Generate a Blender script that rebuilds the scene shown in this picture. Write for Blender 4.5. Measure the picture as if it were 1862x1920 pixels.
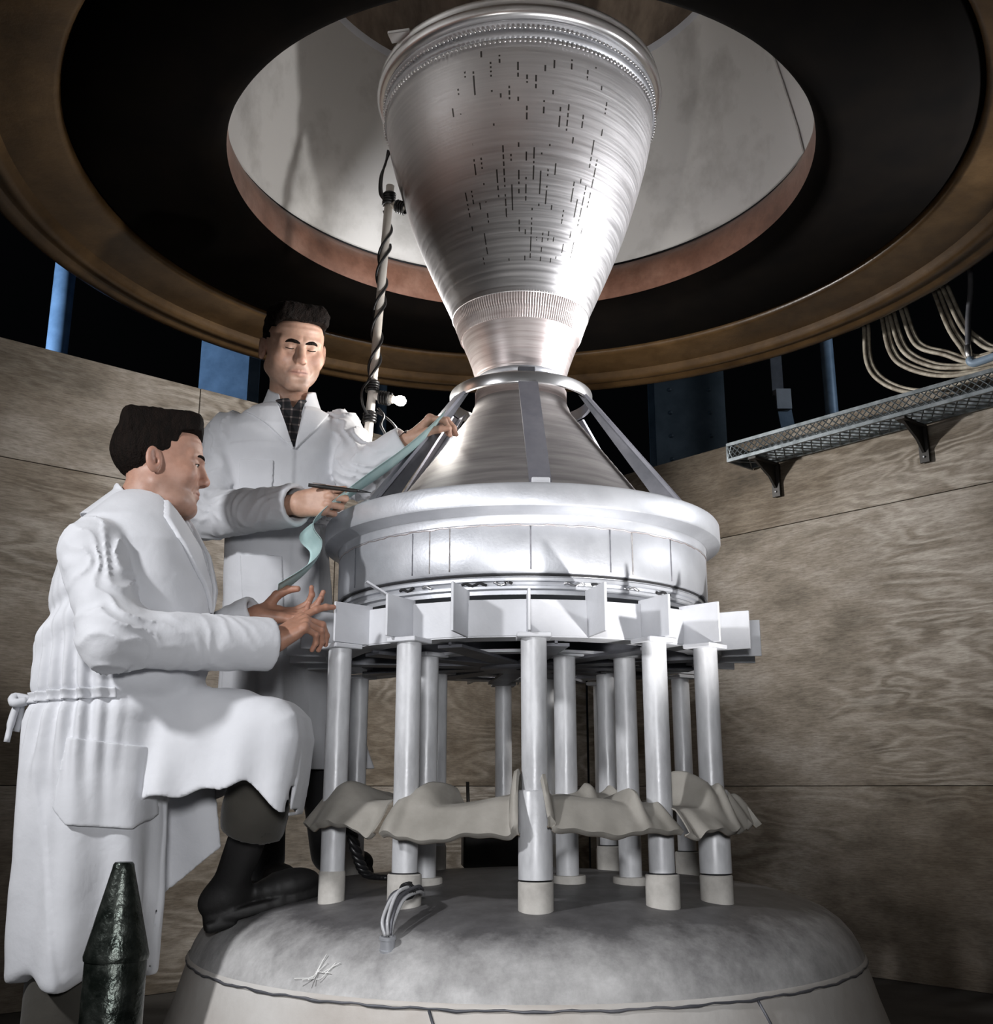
import bpy, bmesh, math, random
import numpy as np
from mathutils import Vector, Matrix
random.seed(7); rng = np.random.default_rng(7)
PI = math.pi
S = bpy.context.scene
for o in list(bpy.data.objects): bpy.data.objects.remove(o)
C = S.collection

# ------------------------------------------------------------------ camera, world, lamps, exposure
cam = bpy.data.objects.new('camera', bpy.data.cameras.new('camera')); C.objects.link(cam)
cam.location = (-0.08, -3.3, 0.78); cam.rotation_euler = (math.radians(104.5), 0, 0)
cam.data.sensor_fit = 'HORIZONTAL'; cam.data.sensor_width = 36; cam.data.lens = 2000 / 1862 * 36
cam.data.clip_start = 0.05
S.camera = cam
W = bpy.data.worlds.new('world'); S.world = W; W.use_nodes = True
W.node_tree.nodes['Background'].inputs[0].default_value = (0.55, 0.62, 0.75, 1)
W.node_tree.nodes['Background'].inputs[1].default_value = 0.0015

def lamp(name, kind, loc, aim, power, size=0.3, color=(1, 1, 1), angle=60, blend=0.6):
    d = bpy.data.lights.new(name, kind); d.energy = power; d.color = color
    if kind == 'AREA': d.shape = 'DISK'; d.size = size
    else: d.shadow_soft_size = size
    if kind == 'SPOT': d.spot_size = math.radians(angle); d.spot_blend = blend
    o = bpy.data.objects.new(name, d); C.objects.link(o); o.location = loc
    o.rotation_euler = (Vector(aim) - Vector(loc)).to_track_quat('-Z', 'Y').to_euler()
    return o
lamp('left_flood_lamp', 'SPOT', (-2.1, -2.4, 2.1), (-0.35, -0.3, 0.75), 200, 0.09, (0.98, 0.98, 1.0), 60, 0.8)
lamp('low_flood_lamp', 'SPOT', (1.15, -1.62, 0.36), (-0.45, 0.40, 3.15), 230, 0.06, (1.0, 0.98, 0.97), 46, 0.6)
lamp('low_left_flood_lamp', 'SPOT', (-0.95, -3.3, 0.45), (1.10, 0.5, 2.95), 60, 0.08, (1.0, 0.97, 0.93), 40, 0.8)
lamp('right_flood_lamp', 'SPOT', (2.35, -0.45, 2.15), (-0.1, 0.0, 2.55), 440, 0.34, (0.98, 0.98, 1.0), 66, 0.9)
lamp('front_fill_lamp', 'SPOT', (-0.10, -3.6, 1.15), (-0.15, 0.0, 0.75), 190, 0.15, (0.98, 0.98, 1.0), 50, 0.9)  # unseen fill added to brighten pipes, vessel and coats from the front
lamp('wall_flood_lamp', 'SPOT', (-1.2, 1.2, 2.25), (1.7, 1.2, 1.95), 340, 0.07, (1.0, 0.97, 0.94), 66, 1.0)
lamp('far_right_fill_lamp', 'SPOT', (2.3, 0.2, 2.3), (-1.1, 1.4, 1.65), 360, 0.10, (1.0, 0.97, 0.94), 66, 1.0)  # unseen fill, added to brighten the left wall and the corner
lamp('nozzle_rim_fill', 'SPOT', (-1.05, 1.3, 2.2), (-0.3, 0.0, 2.55), 110, 0.06, (1.0, 0.98, 0.96), 26, 0.5)  # added spot without a fixture, stands in for bulb light on the nozzle edge
lamp('hall_blue_lamp', 'SPOT', (-4.2, 2.0, 3.6), (-2.6, 5.0, 3.6), 330, 0.2, (0.45, 0.68, 1.0), 90, 0.6)
lamp('hall_fill_lamp', 'SPOT', (3.6, 1.9, 4.2), (1.5, 4.3, 3.0), 60, 0.2, (0.7, 0.84, 1.0), 80, 0.6)  # unseen fill added to lift the dark columns and strap at right
S.view_settings.view_transform = 'Standard'; S.view_settings.look = 'None'
S.view_settings.exposure = 0.0; S.view_settings.gamma = 1.0; S.view_settings.use_curve_mapping = False

# ------------------------------------------------------------------ helpers
def link(o, parent=None):
    C.objects.link(o)
    if parent is not None: o.parent = parent
    return o
def tag(o, label=None, cat=None, group=None, kind=None):
    if label: o['label'] = label
    if cat: o['category'] = cat
    if group: o['group'] = group
    if kind: o['kind'] = kind
    return o
def empty(name, loc, label=None, cat=None, group=None):
    o = bpy.data.objects.new(name, None); o.location = loc; o.empty_display_size = 0.05
    C.objects.link(o); return tag(o, label, cat, group)
def mesh(name, V, F, smooth=True):
    me = bpy.data.meshes.new(name)
    V = np.asarray(V, float); me.from_pydata(V.tolist(), [], F if isinstance(F, list) else F.tolist())
    me.validate(); 
    if smooth: me.polygons.foreach_set('use_smooth', [True] * len(me.polygons))
    me.update(); return me
def world_loc(o):
    v = Vector((0, 0, 0))
    while o is not None: v += o.location; o = o.parent
    return v
def obj(name, VF, mat, parent=None, smooth=True, sharp=None):
    """link one mesh object; vertices come in world space (parents are never rotated)"""
    V, F = VF
    V = np.asarray(V, float)
    if parent is not None: V = V - np.array(world_loc(parent))
    me = mesh(name, V, F, smooth)
    if sharp: me.set_sharp_from_angle(angle=math.radians(sharp))
    if mat: me.materials.append(mat)
    return link(bpy.data.objects.new(name, me), parent)
def join(*parts):
    Vs, Fs, n = [], [], 0
    for V, F in parts:
        V = np.asarray(V, float).reshape(-1, 3); Vs.append(V)
        Fs += [tuple(int(i) + n for i in f) for f in F]; n += len(V)
    return np.concatenate(Vs), Fs
def xf(VF, M):
    V, F = VF; V = np.asarray(V, float); M = np.array(M)
    return V @ M[:3, :3].T + M[:3, 3], F
def Rz(a): return np.array(Matrix.Rotation(a, 4, 'Z'))
def T(x, y, z): return np.array(Matrix.Translation((x, y, z)))
def grid_faces(nu, nv, closed=False):
    F = []
    for i in range(nu - 1):
        for j in range(nv if closed else nv - 1):
            k = (j + 1) % nv
            F.append((i * nv + j, i * nv + k, (i + 1) * nv + k, (i + 1) * nv + j))
    return F
def lathe(prof, n=96, loop=False):
    p = np.asarray(prof, float); a = np.linspace(0, 2 * PI, n, endpoint=False)
    if loop: p = np.r_[p, p[:1]]
    V = np.stack([p[:, None, 0] * np.cos(a), p[:, None, 0] * np.sin(a), np.repeat(p[:, 1:2], n, 1)], -1).reshape(-1, 3)
    return V, grid_faces(len(p), n, True)
def box(c, s, rz=0.0, bev=0.0, M=None):
    bm = bmesh.new(); bmesh.ops.create_cube(bm, size=1)
    for v in bm.verts: v.co = Vector((v.co.x * s[0], v.co.y * s[1], v.co.z * s[2]))
    if bev: bmesh.ops.bevel(bm, geom=bm.edges[:], offset=bev, segments=1, affect='EDGES')
    V = np.array([v.co[:] for v in bm.verts]); bm.verts.index_update()
    F = [tuple(v.index for v in f.verts) for f in bm.faces]; bm.free()
    m = T(*c) @ Rz(rz) if M is None else M
    return xf((V, F), m)
def smooth_path(pts, n):
    P = np.asarray(pts, float); m = len(P)
    P = np.concatenate([[2 * P[0] - P[1]], P, [2 * P[-1] - P[-2]]])
    out = []
    for t in np.linspace(0, m - 1, n):
        i = min(int(t), m - 2); u = t - i; a, b, c, d = P[i:i + 4]
        out.append(0.5 * (2 * b + (c - a) * u + (2 * a - 5 * b + 4 * c - d) * u * u + (3 * b - a - 3 * c + d) * u ** 3))
    return np.array(out)
def tube(path, r, n=10, cap=True):
    P = np.asarray(path, float); k = len(P)
    r = np.broadcast_to(np.asarray(r, float), (k,))
    Tn = np.gradient(P, axis=0); Tn /= np.linalg.norm(Tn, axis=1)[:, None] + 1e-12
    up = np.array([0, 0, 1.0]) if abs(Tn[0][2]) < 0.9 else np.array([1.0, 0, 0])
    V = []
    u = np.cross(up, Tn[0]); u /= np.linalg.norm(u)
    a = np.linspace(0, 2 * PI, n, endpoint=False)
    for i in range(k):
        u = u - Tn[i] * (u @ Tn[i]); u /= np.linalg.norm(u) + 1e-12; w = np.cross(Tn[i], u)
        V.append(P[i] + r[i] * (np.cos(a)[:, None] * u + np.sin(a)[:, None] * w))
    V = np.concatenate(V); F = grid_faces(k, n, True)
    if cap: F += [tuple(range(n))[::-1], tuple((k - 1) * n + j for j in range(n))]
    return V, F
def cyl(p, q, r, n=24): 
    return tube([p, np.asarray(p) * .5 + np.asarray(q) * .5, q], r, n)
def prism(poly, y0, y1):
    """polygon in x,z extruded along y"""
    n = len(poly); V = [(x, y0, z) for x, z in poly] + [(x, y1, z) for x, z in poly]
    F = [tuple(range(n)), tuple(range(2 * n - 1, n - 1, -1))] + [(i, n + i, n + (i + 1) % n, (i + 1) % n) for i in range(n)]
    return V, F

# ------------------------------------------------------------------ materials
def nodes(name):
    m = bpy.data.materials.new(name); m.use_nodes = True; nt = m.node_tree
    b = nt.nodes['Principled BSDF']
    def N(t, **kw):
        n = nt.nodes.new(t)
        for k, v in kw.items():
            if k.startswith('_'): setattr(n, k[1:], v)
            else:
                key = int(k[1:]) if k[0] == 'i' and k[1:].isdigit() else k.replace('__', ' ')
                sck = n.inputs[key]
                if hasattr(v, 'node'): nt.links.new(v, sck)
                else: sck.default_value = v
        return n
    def L(a, bb): nt.links.new(a, bb)
    return m, nt, b, N, L
def rgba(c): return (*c, 1) if len(c) == 3 else c
def ramp(N, fac, stops):
    r = N('ShaderNodeValToRGB', Fac=fac); e = r.color_ramp.elements
    e[0].position, e[0].color = stops[0][0], rgba(stops[0][1])
    e[1].position, e[1].color = stops[-1][0], rgba(stops[-1][1])
    for p, c in stops[1:-1]: x = e.new(p); x.color = rgba(c)
    return r.outputs[0]
def mat(name, c1, c2=None, rough=0.5, metal=0.0, scale=6.0, detail=6.0, stretch=(1, 1, 1), lo=0.35, hi=0.65,
        bump=0.0, bscale=60.0, bstretch=(1, 1, 1), rvar=0.0, coat=0.0, spec=0.5, sheen=0.0):
    m, nt, b, N, L = nodes(name)
    tc = N('ShaderNodeTexCoord').outputs['Object']
    b.inputs['Roughness'].default_value = rough; b.inputs['Metallic'].default_value = metal
    b.inputs['Coat Weight'].default_value = coat; b.inputs['Specular IOR Level'].default_value = spec
    b.inputs['Sheen Weight'].default_value = sheen
    if c2 is None: b.inputs['Base Color'].default_value = rgba(c1)
    mp = N('ShaderNodeMapping', Vector=tc); mp.inputs['Scale'].default_value = stretch
    nz = N('ShaderNodeTexNoise', Vector=mp.outputs[0], Scale=scale, Detail=detail, Roughness=0.6).outputs[0]
    if c2 is not None: L(ramp(N, nz, [(lo, c1), (hi, c2)]), b.inputs['Base Color'])
    if rvar: L(N('ShaderNodeMapRange', i0=nz, i1=0.3, i2=0.7, i3=rough - rvar, i4=rough + rvar).outputs[0], b.inputs['Roughness'])
    if bump:
        mp2 = N('ShaderNodeMapping', Vector=tc); mp2.inputs['Scale'].default_value = bstretch
        n2 = N('ShaderNodeTexNoise', Vector=mp2.outputs[0], Scale=bscale, Detail=4).outputs[0]
        L(N('ShaderNodeBump', Height=n2, Strength=bump, Distance=0.01).outputs[0], b.inputs['Normal'])
    return m
def plywood():
    m, nt, b, N, L = nodes('weathered_plywood')
    tc = N('ShaderNodeTexCoord').outputs['Object']
    rnd = N('ShaderNodeObjectInfo').outputs['Random']
    off = N('ShaderNodeCombineXYZ', X=N('ShaderNodeMath', _operation='MULTIPLY', i0=rnd, i1=37.0).outputs[0], Y=rnd, Z=N('ShaderNodeMath', _operation='MULTIPLY', i0=rnd, i1=11.0).outputs[0]).outputs[0]
    p = N('ShaderNodeVectorMath', _operation='ADD', i0=tc, i1=off).outputs[0]
    mp = N('ShaderNodeMapping', Vector=p); mp.inputs['Scale'].default_value = (0.9, 1, 4.2)
    n1 = N('ShaderNodeTexNoise', Vector=mp.outputs[0], Scale=0.95, Detail=3.0, Roughness=0.5, Distortion=0.35).outputs[0]
    sn = N('ShaderNodeMath', _operation='SINE', i0=N('ShaderNodeMath', _operation='MULTIPLY', i0=n1, i1=95.0).outputs[0]).outputs[0]
    g = N('ShaderNodeMapRange', i0=sn, i1=-0.6, i2=1.0).outputs[0]
    mp2 = N('ShaderNodeMapping', Vector=p); mp2.inputs['Scale'].default_value = (1, 1, 2.2)
    n2 = N('ShaderNodeTexNoise', Vector=mp2.outputs[0], Scale=2.6, Detail=7, Roughness=0.65).outputs[0]
    n3 = N('ShaderNodeTexNoise', Vector=p, Scale=1.1, Detail=5).outputs[0]
    mp4 = N('ShaderNodeMapping', Vector=p); mp4.inputs['Scale'].default_value = (0.6, 1, 5)
    n4 = N('ShaderNodeTexNoise', Vector=mp4.outputs[0], Scale=38, Detail=6, Roughness=0.7).outputs[0]
    base = ramp(N, n2, [(0.3, (0.105, 0.088, 0.066)), (0.5, (0.22, 0.19, 0.155)), (0.68, (0.33, 0.30, 0.265))])
    gm = N('ShaderNodeMath', _operation='MULTIPLY', i0=g, i1=N('ShaderNodeMapRange', i0=n3, i1=0.42, i2=0.62, i3=0.04, i4=0.8).outputs[0]).outputs[0]
    mx = N('ShaderNodeMix', _data_type='RGBA', i0=gm); L(base, mx.inputs[6]); mx.inputs[7].default_value = (0.46, 0.43, 0.385, 1)
    fine = ramp(N, n4, [(0.35, (0.55, 0.53, 0.5)), (0.6, (1.05, 1.05, 1.05))])
    mu = N('ShaderNodeMix', _data_type='RGBA', _blend_type='MULTIPLY', i0=0.8); L(mx.outputs[2], mu.inputs[6]); L(fine, mu.inputs[7])
    n5 = N('ShaderNodeTexNoise', Vector=p, Scale=0.7, Detail=6, Roughness=0.6).outputs[0]
    st = ramp(N, n5, [(0.36, (0.5, 0.44, 0.36)), (0.55, (1, 1, 1))])
    mv = N('ShaderNodeMix', _data_type='RGBA', _blend_type='MULTIPLY', i0=0.85); L(mu.outputs[2], mv.inputs[6]); L(st, mv.inputs[7])
    L(mv.outputs[2], b.inputs['Base Color']); b.inputs['Roughness'].default_value = 0.8
    L(N('ShaderNodeBump', Height=n4, Strength=0.35, Distance=0.004).outputs[0], b.inputs['Normal'])
    return m
def nozzle_metal():
    m, nt, b, N, L = nodes('wound_aluminium_tube')
    tc = N('ShaderNodeTexCoord').outputs['Object']
    xyz = N('ShaderNodeSeparateXYZ', Vector=tc)
    def M(op, a, c=0.0): return N('ShaderNodeMath', _operation=op, i0=a, i1=c).outputs[0]
    ang = M('ARCTAN2', xyz.outputs[0], M('MULTIPLY', xyz.outputs[1], -1.0))
    z = xyz.outputs[2]
    ua = M('MULTIPLY', ang, 16.0); u = M('FLOOR', ua); fu = M('FRACT', ua)
    v = M('FLOOR', M('MULTIPLY', z, 150.0))
    n1 = N('ShaderNodeTexNoise', Vector=N('ShaderNodeCombineXYZ', X=M('MULTIPLY', u, 3.71), Y=M('MULTIPLY', v, 0.09), Z=0.0).outputs[0], Scale=1.0, Detail=1).outputs[0]
    n2 = N('ShaderNodeTexWhiteNoise', _noise_dimensions='2D', Vector=N('ShaderNodeCombineXYZ', X=u, Y=v, Z=0.0).outputs[0]).outputs[0]
    n3 = N('ShaderNodeTexNoise', Vector=tc, Scale=4.0, Detail=2).outputs[0]
    d = M('MULTIPLY', M('GREATER_THAN', M('ADD', n1, M('MULTIPLY', n3, 0.5)), 0.79), M('GREATER_THAN', n2, 0.3))
    col = M('MULTIPLY', M('GREATER_THAN', fu, 0.42), M('LESS_THAN', fu, 0.62))
    rng_ = M('MULTIPLY', M('LESS_THAN', M('ABSOLUTE', M('ADD', ang, -0.06)), 0.62), M('LESS_THAN', z, 0.9))
    d = M('MULTIPLY', M('MULTIPLY', d, col), M('MULTIPLY', rng_, M('GREATER_THAN', z, 0.28)))
    str_ = N('ShaderNodeMapping', Vector=tc); str_.inputs['Scale'].default_value = (1, 1, 40)
    n4 = N('ShaderNodeTexNoise', Vector=str_.outputs[0], Scale=3.0, Detail=4).outputs[0]
    c0 = ramp(N, n4, [(0.3, (0.70, 0.69, 0.70)), (0.7, (0.80, 0.79, 0.80))])
    mx = N('ShaderNodeMix', _data_type='RGBA', i0=d); L(c0, mx.inputs[6]); mx.inputs[7].default_value = (0.10, 0.095, 0.09, 1)
    L(mx.outputs[2], b.inputs['Base Color'])
    b.inputs['Metallic'].default_value = 0.92
    L(N('ShaderNodeMapRange', i0=n4, i1=0.3, i2=0.7, i3=0.34, i4=0.46).outputs[0], b.inputs['Roughness'])
    return m
def rust_bell(name, c1, c2, c3, rough):
    m, nt, b, N, L = nodes(name)
    tc = N('ShaderNodeTexCoord').outputs['Object']
    n1 = N('ShaderNodeTexNoise', Vector=tc, Scale=2.2, Detail=7, Roughness=0.62).outputs[0]
    n2 = N('ShaderNodeTexNoise', Vector=tc, Scale=16, Detail=5, Roughness=0.7).outputs[0]
    a = ramp(N, n1, [(0.3, c1), (0.52, c2), (0.72, c3)])
    f = ramp(N, n2, [(0.3, (0.55, 0.5, 0.45)), (0.6, (1, 1, 1))])
    mu = N('ShaderNodeMix', _data_type='RGBA', _blend_type='MULTIPLY', i0=0.7); L(a, mu.inputs[6]); L(f, mu.inputs[7])
    L(mu.outputs[2], b.inputs['Base Color']); b.inputs['Roughness'].default_value = rough
    L(N('ShaderNodeBump', Height=n2, Strength=0.15, Distance=0.01).outputs[0], b.inputs['Normal'])
    return m
M_ply = plywood()
M_nozzle = nozzle_metal()
M_throat = mat('pinkish_wound_metal', (0.58, 0.50, 0.49), (0.78, 0.72, 0.71), 0.42, 0.85, 5, stretch=(1, 1, 25))
M_alu = mat('satin_aluminium', (0.50, 0.515, 0.55), (0.60, 0.615, 0.65), 0.48, 0.6, 7, bump=0.05, bscale=120, rvar=0.05)
M_brightalu = mat('bright_aluminium', (0.75, 0.75, 0.76), (0.85, 0.85, 0.86), 0.28, 0.95, 9)
M_cone = mat('brushed_cone_metal', (0.26, 0.245, 0.245), (0.42, 0.40, 0.39), 0.55, 0.7, 3, stretch=(1, 1, 14))
M_primer = mat('pale_grey_primer', (0.58, 0.59, 0.62), (0.66, 0.67, 0.70), 0.5, 0.0, 8, bump=0.05, bscale=90)
M_darksteel = mat('dark_grey_steel', (0.10, 0.105, 0.12), (0.2, 0.2, 0.22), 0.5, 0.4, 6)
M_edge = mat('dark_gap', (0.015, 0.015, 0.017), None, 0.8)
M_pipe = mat('worn_grey_pipe_paint', (0.46, 0.465, 0.48), (0.70, 0.71, 0.73), 0.46, 0.1, 12, stretch=(1, 1, 0.35), bump=0.12, bscale=30, rvar=0.12)
M_collar = mat('chalky_collar_paint', (0.42, 0.40, 0.37), (0.60, 0.58, 0.54), 0.7, 0.0, 14)
M_torn = mat('dusty_torn_sheet', (0.27, 0.255, 0.225), (0.37, 0.35, 0.315), 0.6, 0.1, 7, bump=0.1, bscale=60)
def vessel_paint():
    m, nt, b, N, L = nodes('shade_tinted_vessel_paint'); tc = N('ShaderNodeTexCoord').outputs['Object']; x = N('ShaderNodeSeparateXYZ', Vector=tc)
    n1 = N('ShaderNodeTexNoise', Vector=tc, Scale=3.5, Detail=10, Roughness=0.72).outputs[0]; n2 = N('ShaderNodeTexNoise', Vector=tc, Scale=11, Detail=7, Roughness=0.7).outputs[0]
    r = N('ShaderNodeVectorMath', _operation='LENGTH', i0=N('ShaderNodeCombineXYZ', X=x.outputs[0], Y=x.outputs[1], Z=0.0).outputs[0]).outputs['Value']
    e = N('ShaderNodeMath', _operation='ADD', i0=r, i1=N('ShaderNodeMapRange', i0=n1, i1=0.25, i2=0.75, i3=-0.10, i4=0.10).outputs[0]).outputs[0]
    unshaded = ramp(N, n2, [(.3, (.40, .395, .39)), (.65, (.60, .595, .59))]); shaded = ramp(N, n2, [(.3, (.075, .072, .074)), (.65, (.15, .147, .15))])
    mx = N('ShaderNodeMix', _data_type='RGBA', i0=N('ShaderNodeMapRange', i0=e, i1=0.80, i2=0.95).outputs[0]); L(shaded, mx.inputs[6]); L(unshaded, mx.inputs[7])  # shade of the men and torn ring painted into the dome top
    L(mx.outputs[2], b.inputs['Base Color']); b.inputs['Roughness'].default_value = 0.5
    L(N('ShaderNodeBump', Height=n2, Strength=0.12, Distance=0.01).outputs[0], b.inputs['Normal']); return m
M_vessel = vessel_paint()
M_skirt = mat('white_vessel_skirt_paint', (0.48, 0.44, 0.40), (0.66, 0.64, 0.61), 0.55, 0.05, 2.2, detail=8, bump=0.15, bscale=30)
M_bell = rust_bell('brown_bell_lacquer', (0.03, 0.016, 0.006), (0.075, 0.042, 0.016), (0.12, 0.07, 0.03), 0.36)
M_lip = rust_bell('red_brown_lip', (0.10, 0.045, 0.028), (0.22, 0.11, 0.075), (0.34, 0.21, 0.16), 0.4)
M_soffit = mat('black_soffit_coating', (0.0012, 0.0008, 0.0006), (0.003, 0.002, 0.0013), 0.9, 0.0, 5, spec=0.05)
M_liner = mat('pale_liner_paint', (0.44, 0.43, 0.41), (0.62, 0.61, 0.59), 0.6, 0.0, 3.5, detail=9, lo=0.32, hi=0.5, bump=0.06, bscale=50)
M_cap = mat('brown_cap_metal', (0.07, 0.05, 0.035), (0.17, 0.13, 0.095), 0.5, 0.3, 4, stretch=(4, 1, 1))
M_blue = mat('blue_grey_steel_paint', (0.14, 0.2, 0.27), (0.24, 0.32, 0.42), 0.5, 0.1, 6)
M_rubber = mat('black_cable_rubber', (0.012, 0.012, 0.013), None, 0.38)
M_hose = mat('grimy_cream_hose', (0.20, 0.17, 0.13), (0.5, 0.46, 0.38), 0.55, 0.0, 22)
M_white = mat('white_pipe_paint', (0.66, 0.62, 0.56), (0.76, 0.73, 0.68), 0.4, 0.0, 10)
M_black = mat('black_iron', (0.012, 0.011, 0.01), (0.03, 0.027, 0.024), 0.55, 0.2, 10)
M_floor = mat('dark_concrete', (0.03, 0.028, 0.025), (0.07, 0.065, 0.06), 0.8, 0.0, 3)
# ================================================================== the setting
def struct(name, VF, m, parent=None, **kw): return tag(obj(name, VF, m, parent, **kw), kind='structure')
struct('floor', box((0, 1.0, -0.05), (14, 14, 0.1)), M_floor, smooth=False)
ZT = 2.516; K = (0.43, 2.80)     # wall top and the corner behind the engine
def wall(name, corner, d, length, flip):
    d = np.array(d) / np.linalg.norm(d); ang = math.atan2(d[1], d[0])
    nrm = np.array([-d[1], d[0]]); nrm = nrm if nrm[1] > 0 else -nrm   # away from camera
    mid = np.array(corner) + d * length / 2 + nrm * 0.075
    w = struct(name, box((mid[0], mid[1], ZT / 2 - 0.01), (length, 0.10, ZT - 0.02), ang), M_edge, smooth=False)
    rows = [(-0.43, 0.788), (0.788, 2.03), (2.03, ZT)]
    k = 0
    for r, (z0, z1) in enumerate(rows):
        z0 = max(z0, 0.0); x = -0.0; first = ((1.9, 1.7, 2.44) if flip else (2.44, 2.44, 2.44))[r] + (0.0 if flip else 0.35)
        while x < length - 0.01:
            x1 = min(x + (first if x == 0 else 2.44), length)
            c = np.array(corner) + d * (x + x1) / 2 + nrm * (0.013 + 0.0015 * (k % 3))
            V, F = box((0, 0, 0), (x1 - x - 0.003, 0.018, z1 - z0 - 0.003), 0, 0.0015)
            me = mesh('plywood_sheet', V, F, False); me.materials.append(M_ply)
            p = bpy.data.objects.new('plywood_sheet', me); link(p, w)
            p.matrix_world = Matrix((T(c[0], c[1], (z0 + z1) / 2) @ Rz(ang)).tolist())
            x = x1; k += 1
    return w
wall('wall_right', K, (0.885, -0.997), 4.6, False)
wall('wall_left', K, (-0.752, -0.66), 5.2, True)

# dark hall beyond the plywood: steel columns
def steel_column(x, y, w, dpt, label, rot=0, z1=6.0, m=M_blue, hshape=True, rivets=False):
    e = empty('steel_column', (x, y, 0), label, 'column')
    if hshape:
        t = 0.03
        obj('flange', box((x, y - dpt / 2, z1 / 2), (w, t, z1)), m, e, False)
        obj('flange', box((x, y + dpt / 2, z1 / 2), (w, t, z1)), m, e, False)
        obj('web', box((x, y, z1 / 2), (t, dpt, z1)), m, e, False)
    else:
        obj('shaft', cyl((x, y, 0), (x, y, z1), w / 2, 20), m, e)
        obj('base_plate', box((x, y, 0.015), (w * 2, w * 2, 0.03)), m, e, False)
    if rivets:
        rv = [xf(lathe([(0.0001, 0.012), (0.012, 0.009), (0.018, 0.0)], 10), T(x + sx * w * 0.28, y - dpt / 2 - 0.015, z) @ np.array(Matrix.Rotation(PI / 2, 4, 'X')))
              for z in np.arange(2.2, 4.0, 0.18) for sx in (-1, 1)]
        for v in rv: obj('rivet', v, m, e)
    return e
steel_column(-1.92, 3.6, 0.33, 0.3, 'broad blue-grey steel column behind left plywood wall, lit bluish')
steel_column(-3.05, 3.4, 0.14, 0.14, 'slim blue-grey upright at the far left edge behind plywood', hshape=False)
steel_column(-0.97, 4.4, 0.10, 0.10, 'thin blue upright seen between standing man and white lamp pole', hshape=False)
steel_column(1.35, 4.3, 0.52, 0.3, 'wide dark riveted steel column right of the cone behind plywood', rivets=True, m=mat('dull_slate_paint', (0.05, 0.065, 0.075), (0.09, 0.11, 0.125), 0.5, 0.1, 6))
steel_column(2.15, 3.4, 0.085, 0.1, 'slim pale blue pipe upright behind right plywood wall', hshape=False)
e = empty('hanging_strap', (1.72, 2.9, 2.4), 'grey metal strap hanging with slotted end plate, behind right wall', 'strap')
obj('strap_band', box((1.72, 2.9, 2.72), (0.085, 0.012, 0.62), M=T(1.73, 2.9, 2.72) @ np.array(Matrix.Rotation(-0.12, 4, 'Y'))), M_blue, e, False)
obj('end_plate', box((1.69, 2.89, 3.1), (0.09, 0.02, 0.13)), M_alu, e, False)
obj('upper_band', box((1.66, 2.9, 3.6), (0.07, 0.012, 0.95)), M_darksteel, e, False)

# ================================================================== raised bell over the engine
bell = empty('vacuum_bell', (0, 0, 2.7), 'huge brown steel bell with round opening hanging over the engine', 'bell')
def arc(cx, cz, r, a0, a1, n): return [(cx + r * math.cos(math.radians(a)), cz + r * math.sin(math.radians(a))) for a in np.linspace(a0, a1, n)]
N_ = 160
obj('outer_wall', lathe([(1.84, 2.80), (1.86, 2.95), (1.86, 4.3), (1.78, 4.3), (1.78, 2.95)], N_), M_bell, bell)
obj('rim', lathe([(1.83, 2.83)] + arc(1.79, 2.765, 0.045, 10, -95, 8) + [(1.765, 2.722), (1.755, 2.735), (1.75, 2.735)] + arc(1.715, 2.755, 0.03, -60, -160, 6) + [(1.66, 2.775)], N_), M_bell, bell)
obj('flange', lathe([(1.70, 2.757), (1.60, 2.768), (1.50, 2.776), (1.485, 2.782), (1.48, 2.795), (1.49, 2.83)], N_), M_bell, bell)
obj('black_soffit', lathe([(1.50, 2.835), (1.46, 2.79), (1.40, 2.768), (1.20, 2.752), (1.08, 2.742), (1.035, 2.745), (1.012, 2.757), (0.998, 2.775), (0.990, 2.800), (0.988, 2.812)], N_), M_soffit, bell)  # near-black underside between the flange and the opening lip
obj('opening_lip', lathe([(0.990, 2.806), (0.9865, 2.84), (0.990, 2.9), (1.005, 2.95), (1.03, 2.985), (1.04, 2.99)], N_), M_lip, bell)
obj('gap_ring', lathe([(1.035, 2.985), (1.05, 3.0), (1.045, 3.015)], N_), M_edge, bell)
# pale liner: three bent sheets with overlapping edges
def liner(a0, a1, r_in, name='liner_sheet', n=60):
    prof = [(1.045, 3.0), (1.03, 3.1), (0.985, 3.3), (0.92, 3.55), (0.83, 3.81)]
    a = np.radians(np.linspace(a0, a1, n)); V = []
    for t in (0, 0.006):
        for r, z in prof:
            rr = r - r_in + t; V += [(rr * math.sin(x), rr * math.cos(x), z) for x in a]
    k = len(prof); F = grid_faces(k, n) + [tuple(i + k * n for i in f[::-1]) for f in grid_faces(k, n)]
    for i in range(k - 1):
        for j in (0, n - 1): F.append((i * n + j, (i + 1) * n + j, k * n + (i + 1) * n + j, k * n + i * n + j))
    obj(name, (V, F), M_liner, bell, sharp=40)
liner(-100, 84, 0.012); liner(82, 180, 0.0); liner(172, 266, 0.006)
obj('cap_ring', lathe([(0.835, 3.79), (0.82, 3.80), (0.81, 3.815), (0.80, 3.83)], 96), M_alu, bell)
obj('cap', lathe([(0.835, 3.82), (0.6, 3.83), (0.3, 3.84), (0.001, 3.84)], 96), M_cap, bell)
obj('crown', lathe([(1.78, 4.3), (1.4, 4.32), (0.6, 4.33), (0.001, 4.33)], 96), M_bell, bell)
hc = obj('hoist_chain', join(*[tube([(0.03 * math.cos(t) * (1 if k % 2 else 0), 0.03 * math.cos(t) * (0 if k % 2 else 1), 4.37 + k * 0.085 + 0.055 * math.sin(t)) for t in np.linspace(0, 2 * PI, 13)], 0.009, 6, False) for k in range(18)]), M_black)
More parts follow.
